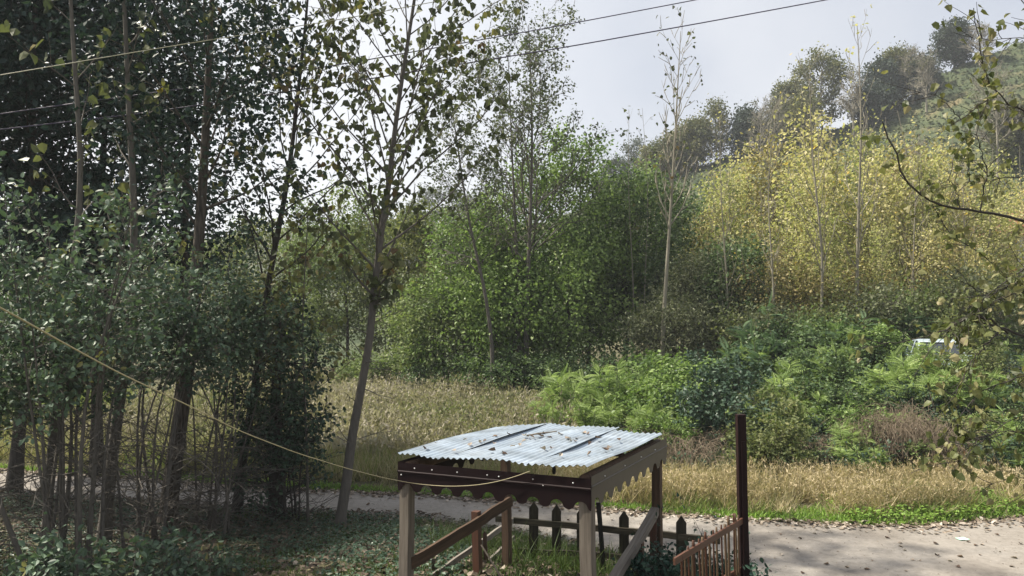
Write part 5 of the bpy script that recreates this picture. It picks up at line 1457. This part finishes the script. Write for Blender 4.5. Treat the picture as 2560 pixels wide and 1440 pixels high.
# ------------------------------------------------------------------ trees on the hillside
HT = dict(n1=30, t0=.10, t1=.97, L1=5.5, a1=60, up=.25, n2=9, L2=2.0, a2=50, n3=2, lv=9, leaf=.42, tmpl=T_LEAF, hang=.2, along=.4, spread=.5, flat=.55, prof=lambda t: .45 + .75 * math.sin(math.pi * min(1, t * .85 + .15)), rb=.3, tube3=False, sides=5, s1=3, tw=4)
BARE = dict(n1=22, t0=.25, t1=.98, L1=4.0, a1=45, up=.3, n2=9, L2=2.0, a2=40, n3=4, lv=1, leaf=.3, hang=.3, spread=.2, bare=.75, prof=lambda t: 1 - .5 * t, rb=.4, sides=5, s1=3, tw=5)
HL = [(1975, 127, 222, 3.2, 'lf_hill', HT, 'round brownish green tree on the ridge, left of the two big ones'),
      (2062, 128, 146, 4.6, 'lf_hill', HT, 'largest round brown green tree on the ridge line'),
      (2010, 124, 262, 3.2, 'lf_hill', HT, 'lower green brown tree below the largest ridge tree'),
      (2212, 128, 165, 2.5, 'lf_hill_dark', HT, 'dark cone shaped evergreen right of the largest ridge tree'),
      (2185, 125, 240, 2.8, 'lf_hill_dark', HT, 'dark evergreen lower down beside the cone shaped one'),
      (2252, 131, 135, 2.7, 'lf_hill', HT, 'tan green tree just behind the cone shaped evergreen'),
      (2395, 131, 72, 2.8, 'lf_hill_dark', HT, 'dark tree standing highest on the ridge at right'),
      (2318, 126, 158, 1.3, 'lf_hill_dark', HT, 'small dark tree on the terraces below the highest tree'),
      (1868, 126, 288, 2.6, 'lf_hill_dark', HT, 'dark green tree at the foot of the grassy shoulder'),
      (1900, 125, 325, 2.2, 'lf_hill_dark', HT, 'low dark bush tree right of the dark green shoulder tree'),
      (1795, 128, 262, 2.6, 'lf_hill', dict(HT, lv=4), 'thin open tree on the shoulder left of the dark green tree'),
      (1738, 128, 318, 2.8, 'lf_hill', HT, 'grey green tree on the shoulder behind the bare poplar, right side'),
      (1690, 128, 355, 2.8, 'lf_hill', HT, 'brownish tree on the lower ridge right behind the bare poplar'),
      (1640, 128, 385, 2.8, 'lf_hill', HT, 'tan tree on the lower ridge left behind the bare poplar'),
      (1590, 170, 352, 4.5, 'lf_far', HT, 'hazy blue green tree at the low end of the ridge'),
      (1640, 175, 354, 4.5, 'lf_far', HT, 'second hazy tree at the low end of the ridge'),
      (1540, 150, 405, 4.0, 'lf_far', HT, 'hazy tree behind the green alders'),
      (1940, 120, 255, 4.5, 'lf_hill', BARE, 'leafless grey tree left of the round ridge trees'),
      (1905, 118, 270, 4.0, 'lf_hill', BARE, 'leafless grey tree above the dark shoulder tree'),
      (2140, 122, 190, 4.0, 'lf_hill', BARE, 'leafless twiggy tree between the big ridge trees'),
      (2290, 126, 130, 3.5, 'lf_hill', BARE, 'leafless pale tree on the skyline right of the tan tree'),
      (2325, 120, 140, 3.0, 'lf_hill', BARE, 'leafless pale tree in front of the small dark terrace tree'),
      (2460, 126, 80, 4.5, 'lf_hill', BARE, 'leafless tree on the skyline near the right corner'),
      (2500, 90, 180, 6.0, 'lf_hill', BARE, 'brown leafless tree on the slope near the right edge'),
      (2290, 90, 385, 4.0, 'lf_hill', BARE, 'spreading leafless bush tree on the terraces'),
      (1960, 84, 470, 3.5, 'lf_hill', BARE, 'leafless tree on the slope behind the yellow stand'),
      (2540, 92, 290, 3.0, 'lf_hill', HT, 'brown green tree on the slope at the right edge'),
      (1085, 240, 470, 8.0, 'lf_far', HT, 'hazy blue tree on the far ridge left of the wispy tree'),
      (1150, 250, 480, 8.0, 'lf_far', HT, 'hazy blue tree on the far ridge behind the wispy tree'),
      (1205, 245, 485, 8.0, 'lf_far', HT, 'hazy blue tree on the far ridge right of the wispy tree'),
      (1020, 260, 520, 8.0, 'lf_far', HT, 'hazy blue tree on the far ridge behind the kinked poplar'),
      (940, 265, 560, 8.0, 'lf_far', HT, 'low hazy tree on the far ridge left of the kinked poplar')]
for k, (px, D, top, r, mt, spx, lab) in enumerate(HL):
    x = PX(px, D)
    far = D > 200
    zf_ = (lambda a, b: far_z(np.asarray(a, float), np.maximum(np.asarray(b, float), 262)) - 3) if far else (lambda a, b: hz(a, b))
    zb = float(zf_(np.array([x]), np.array([D]))[0])
    zt = P(px, top, D)[2]
    if zt - zb < 3: zt = zb + 3 + k % 3
    H = zt - zb
    rng_ = np.random.default_rng(800 + k)
    tr = smooth_path(np.array([[0, 0, 0], [rng_.normal() * .3, 0, H * .4], [rng_.normal() * .4, 0, H * .75], [rng_.normal() * .3, 0, H]]), 10)
    sp = dict(spx); sp['L1'] = r * (.84 if k not in (1, 3, 4) else .95)
    if far: sp.update(leaf=.8, n1=22, n2=7, spread=.9)
    tm, lm = build_plant(tr, .22, .03, sp, 820 + k)
    put_tree('ridge_tree' if not far else 'distant_tree', lab, 'tree', 'trees on the hillside' if not far else 'trees on the far ridge', (x, D, zb), tm, lm, 'bark_grey' if spx is HT else 'bark_pale', mt)
# tea bushes: leafy texture over the slope
n_ = 60000
x = g.uniform(5, 110, n_); y = g.uniform(HY0 + 12, HY1 + 2, n_)
px_ = 1280 + x / y * F_PX
k = (px_ > 1480) & (px_ < 2700)
x, y = x[k], y[k]; n_ = len(x)
lm = leaf_mesh('tea', np.stack([x, y, hill_disp(x, y) + g.uniform(0, .25, n_)], 1), g.normal(size=(n_, 3)) * [1, 1, .6], g.uniform(.25, .6, n_), T_LEAF, g, .5 + .5 * vnoise(x, y, .3, 71) + g.normal(size=n_) * .15, .7)
tag(link('tea_bushes', lm, M['lf_tea']), kind='stuff')

# ------------------------------------------------------------------ parked car
def car():
    cx, cy = PX(2338, 25.5), 25.5
    z0 = ground_at(cx, cy) - .12
    r = empty('parked_car', (cx, cy, z0), 'pale blue silver hatchback parked on the dirt track, mostly hidden by leaves', 'car', None, math.radians(160))
    # side profile (y forward, z up), half width varies with height
    def loft(name, prof, mat, parent=r, bev=.02):
        bm = bmesh.new()
        rows_ = []
        for (y, z, hw) in prof:
            rows_.append((bm.verts.new((-hw, y, z)), bm.verts.new((hw, y, z))))
        n = len(rows_)
        for i in range(n):
            a, b = rows_[i], rows_[(i + 1) % n]
            bm.faces.new((a[0], a[1], b[1], b[0]))
        bm.faces.new([q[0] for q in rows_][::-1]); bm.faces.new([q[1] for q in rows_])
        bmesh.ops.recalc_face_normals(bm, faces=bm.faces)
        bmesh.ops.bevel(bm, geom=list(bm.edges), offset=bev, segments=2, affect='EDGES')
        me = bpy.data.meshes.new(name); bm.to_mesh(me); bm.free()
        return link(name, me, M[mat], parent)
    loft('body', [(2.0, .32, .72), (2.05, .55, .76), (1.95, .74, .76), (1.1, .90, .78), (-1.75, .95, .78), (-1.98, .72, .76), (-1.98, .35, .74), (-1.5, .25, .74), (1.6, .25, .74)], 'car_paint')
    loft('cabin', [(1.05, .905, .70), (.35, 1.42, .56), (-.3, 1.47, .56), (-1.25, 1.40, .55), (-1.72, .955, .68)], 'glass_dark', bev=.015)
    loft('roof', [(.42, 1.415, .575), (.30, 1.45, .565), (-.3, 1.505, .565), (-1.22, 1.435, .56), (-1.32, 1.385, .57), (-.3, 1.44, .575)], 'car_paint', bev=.01)
    for sx in (-1, 1):
        for (a, b) in (((1.06, .90, .715), (.38, 1.43, .575)), ((-.35, .94, .735), (-.33, 1.45, .57)), ((-1.74, .95, .70), (-1.26, 1.41, .565))):
            T = Tubes(); T.add([(sx * a[2], a[0], a[1]), (sx * b[2], b[0], b[1])], [.032, .028], 6)
            link('pillar', T.mesh('pillar'), M['car_paint'], r)
        hb = bmesh.new(); bmesh.ops.create_uvsphere(hb, u_segments=14, v_segments=8, radius=.13); bmesh.ops.scale(hb, vec=(1.15, .35, .7), verts=hb.verts)
        me = bpy.data.meshes.new('headlight'); hb.to_mesh(me); hb.free()
        o = link('headlight', me, M['lamp_glass'], r); o.location = (sx * .56, 2.0, .62)
        mb = bmesh.new(); bmesh.ops.create_cube(mb, size=1); bmesh.ops.scale(mb, vec=(.16, .10, .11), verts=mb.verts); bmesh.ops.bevel(mb, geom=list(mb.edges), offset=.03, segments=2, affect='EDGES')
        me = bpy.data.meshes.new('mirror'); mb.to_mesh(me); mb.free()
        o = link('mirror', me, M['car_paint'], r); o.location = (sx * .86, .78, .97)
        for yy in (1.25, -1.3):
            T = Tubes(); T.add([(sx * .60, yy, .30), (sx * .60, yy, .30), (sx * .80, yy, .30), (sx * .80, yy, .30)], [.05, .30, .30, .19], 20)
            wl = link('wheel', T.mesh('wheel'), M['tyre'], r)
            T = Tubes(); T.add([(sx * .76, yy, .30), (sx * .805, yy, .30), (sx * .80, yy, .30)], [.19, .17, .01], 16)
            link('rim', T.mesh('rim'), M['chrome'], wl)
    gb = bmesh.new(); bmesh.ops.create_cube(gb, size=1); bmesh.ops.scale(gb, vec=(.75, .04, .12), verts=gb.verts); bmesh.ops.bevel(gb, geom=list(gb.edges), offset=.01, segments=1, affect='EDGES')
    me = bpy.data.meshes.new('grille'); gb.to_mesh(me); gb.free()
    o = link('grille', me, M['black_plastic'], r); o.location = (0, 2.03, .60)
car()

# ------------------------------------------------------------------ white house at the right edge
def house():
    x0, y0 = PX(2528, 40), 40.0
    z0 = ground_at(x0, y0) - .3
    ze = P(2528, 590, 40)[2]
    r = empty('house', (x0, y0, z0), 'white walled house with a red tiled roof at the right edge', 'house')
    W_, Dp, Hh = 9.0, 8.0, ze - z0
    bm = bmesh.new()
    bmesh.ops.create_cube(bm, size=1); bmesh.ops.scale(bm, vec=(W_, Dp, Hh), verts=bm.verts); bmesh.ops.translate(bm, vec=(W_ / 2 + .4, Dp / 2, Hh / 2), verts=bm.verts)
    me = bpy.data.meshes.new('wall'); bm.to_mesh(me); bm.free(); link('wall', me, M['plaster'], r)
    bm = bmesh.new()
    for z, e in ((Hh + .02, .45), (Hh + .16, .45)):
        [bm.verts.new((.4 - e + i * (W_ + 2 * e), -e + j * (Dp + 2 * e), z)) for i, j in ((0, 0), (1, 0), (1, 1), (0, 1))]
    bm.verts.new((.4 + 2.5, Dp / 2, Hh + 1.9)); bm.verts.new((.4 + W_ - 2.5, Dp / 2, Hh + 1.9))
    v = list(bm.verts)
    bm.faces.new(v[0:4][::-1])
    for i in range(4): bm.faces.new((v[i], v[(i + 1) % 4], v[4 + (i + 1) % 4], v[4 + i]))
    bm.faces.new((v[4], v[5], v[9], v[8])); bm.faces.new((v[5], v[6], v[9])); bm.faces.new((v[6], v[7], v[8], v[9])); bm.faces.new((v[7], v[4], v[8]))
    me = bpy.data.meshes.new('roof'); bm.to_mesh(me); bm.free(); link('roof', me, M['tile_red'], r)
    for wx in (2.2, 5.0, 7.6):
        bm = bmesh.new(); bmesh.ops.create_cube(bm, size=1); bmesh.ops.scale(bm, vec=(1.1, .10, 1.3), verts=bm.verts); bmesh.ops.bevel(bm, geom=list(bm.edges), offset=.02, segments=1, affect='EDGES')
        me = bpy.data.meshes.new('window'); bm.to_mesh(me); bm.free()
        wn = link('window', me, M['plaster'], r); wn.location = (wx, -.02, Hh - 1.5)
        bm = bmesh.new(); bmesh.ops.create_cube(bm, size=1); bmesh.ops.scale(bm, vec=(.92, .06, 1.12), verts=bm.verts)
        me = bpy.data.meshes.new('pane'); bm.to_mesh(me); bm.free()
        pn = link('pane', me, M['glass_dark'], wn); pn.location = (0, -.03, 0)
house()
# ------------------------------------------------------------------ haze
bm = bmesh.new(); bmesh.ops.create_cube(bm, size=1)
bmesh.ops.scale(bm, vec=(1040, 700, 112), verts=bm.verts); bmesh.ops.translate(bm, vec=(-10, 230, 36), verts=bm.verts)
me = bpy.data.meshes.new('haze'); bm.to_mesh(me); bm.free()
hzm = bpy.data.materials.new('haze_air'); hzm.use_nodes = True
hn = hzm.node_tree.nodes; hn.clear()
ho = hn.new('ShaderNodeOutputMaterial'); hv = hn.new('ShaderNodeVolumePrincipled')
hv.inputs['Color'].default_value = (0.86, 0.90, 0.96, 1)
hv.inputs['Density'].default_value = 0.0006
hv.inputs['Anisotropy'].default_value = 0.1
hzm.node_tree.links.new(hv.outputs['Volume'], ho.inputs['Volume'])
tag(link('haze', me, hzm), kind='stuff')
#@@HAZE
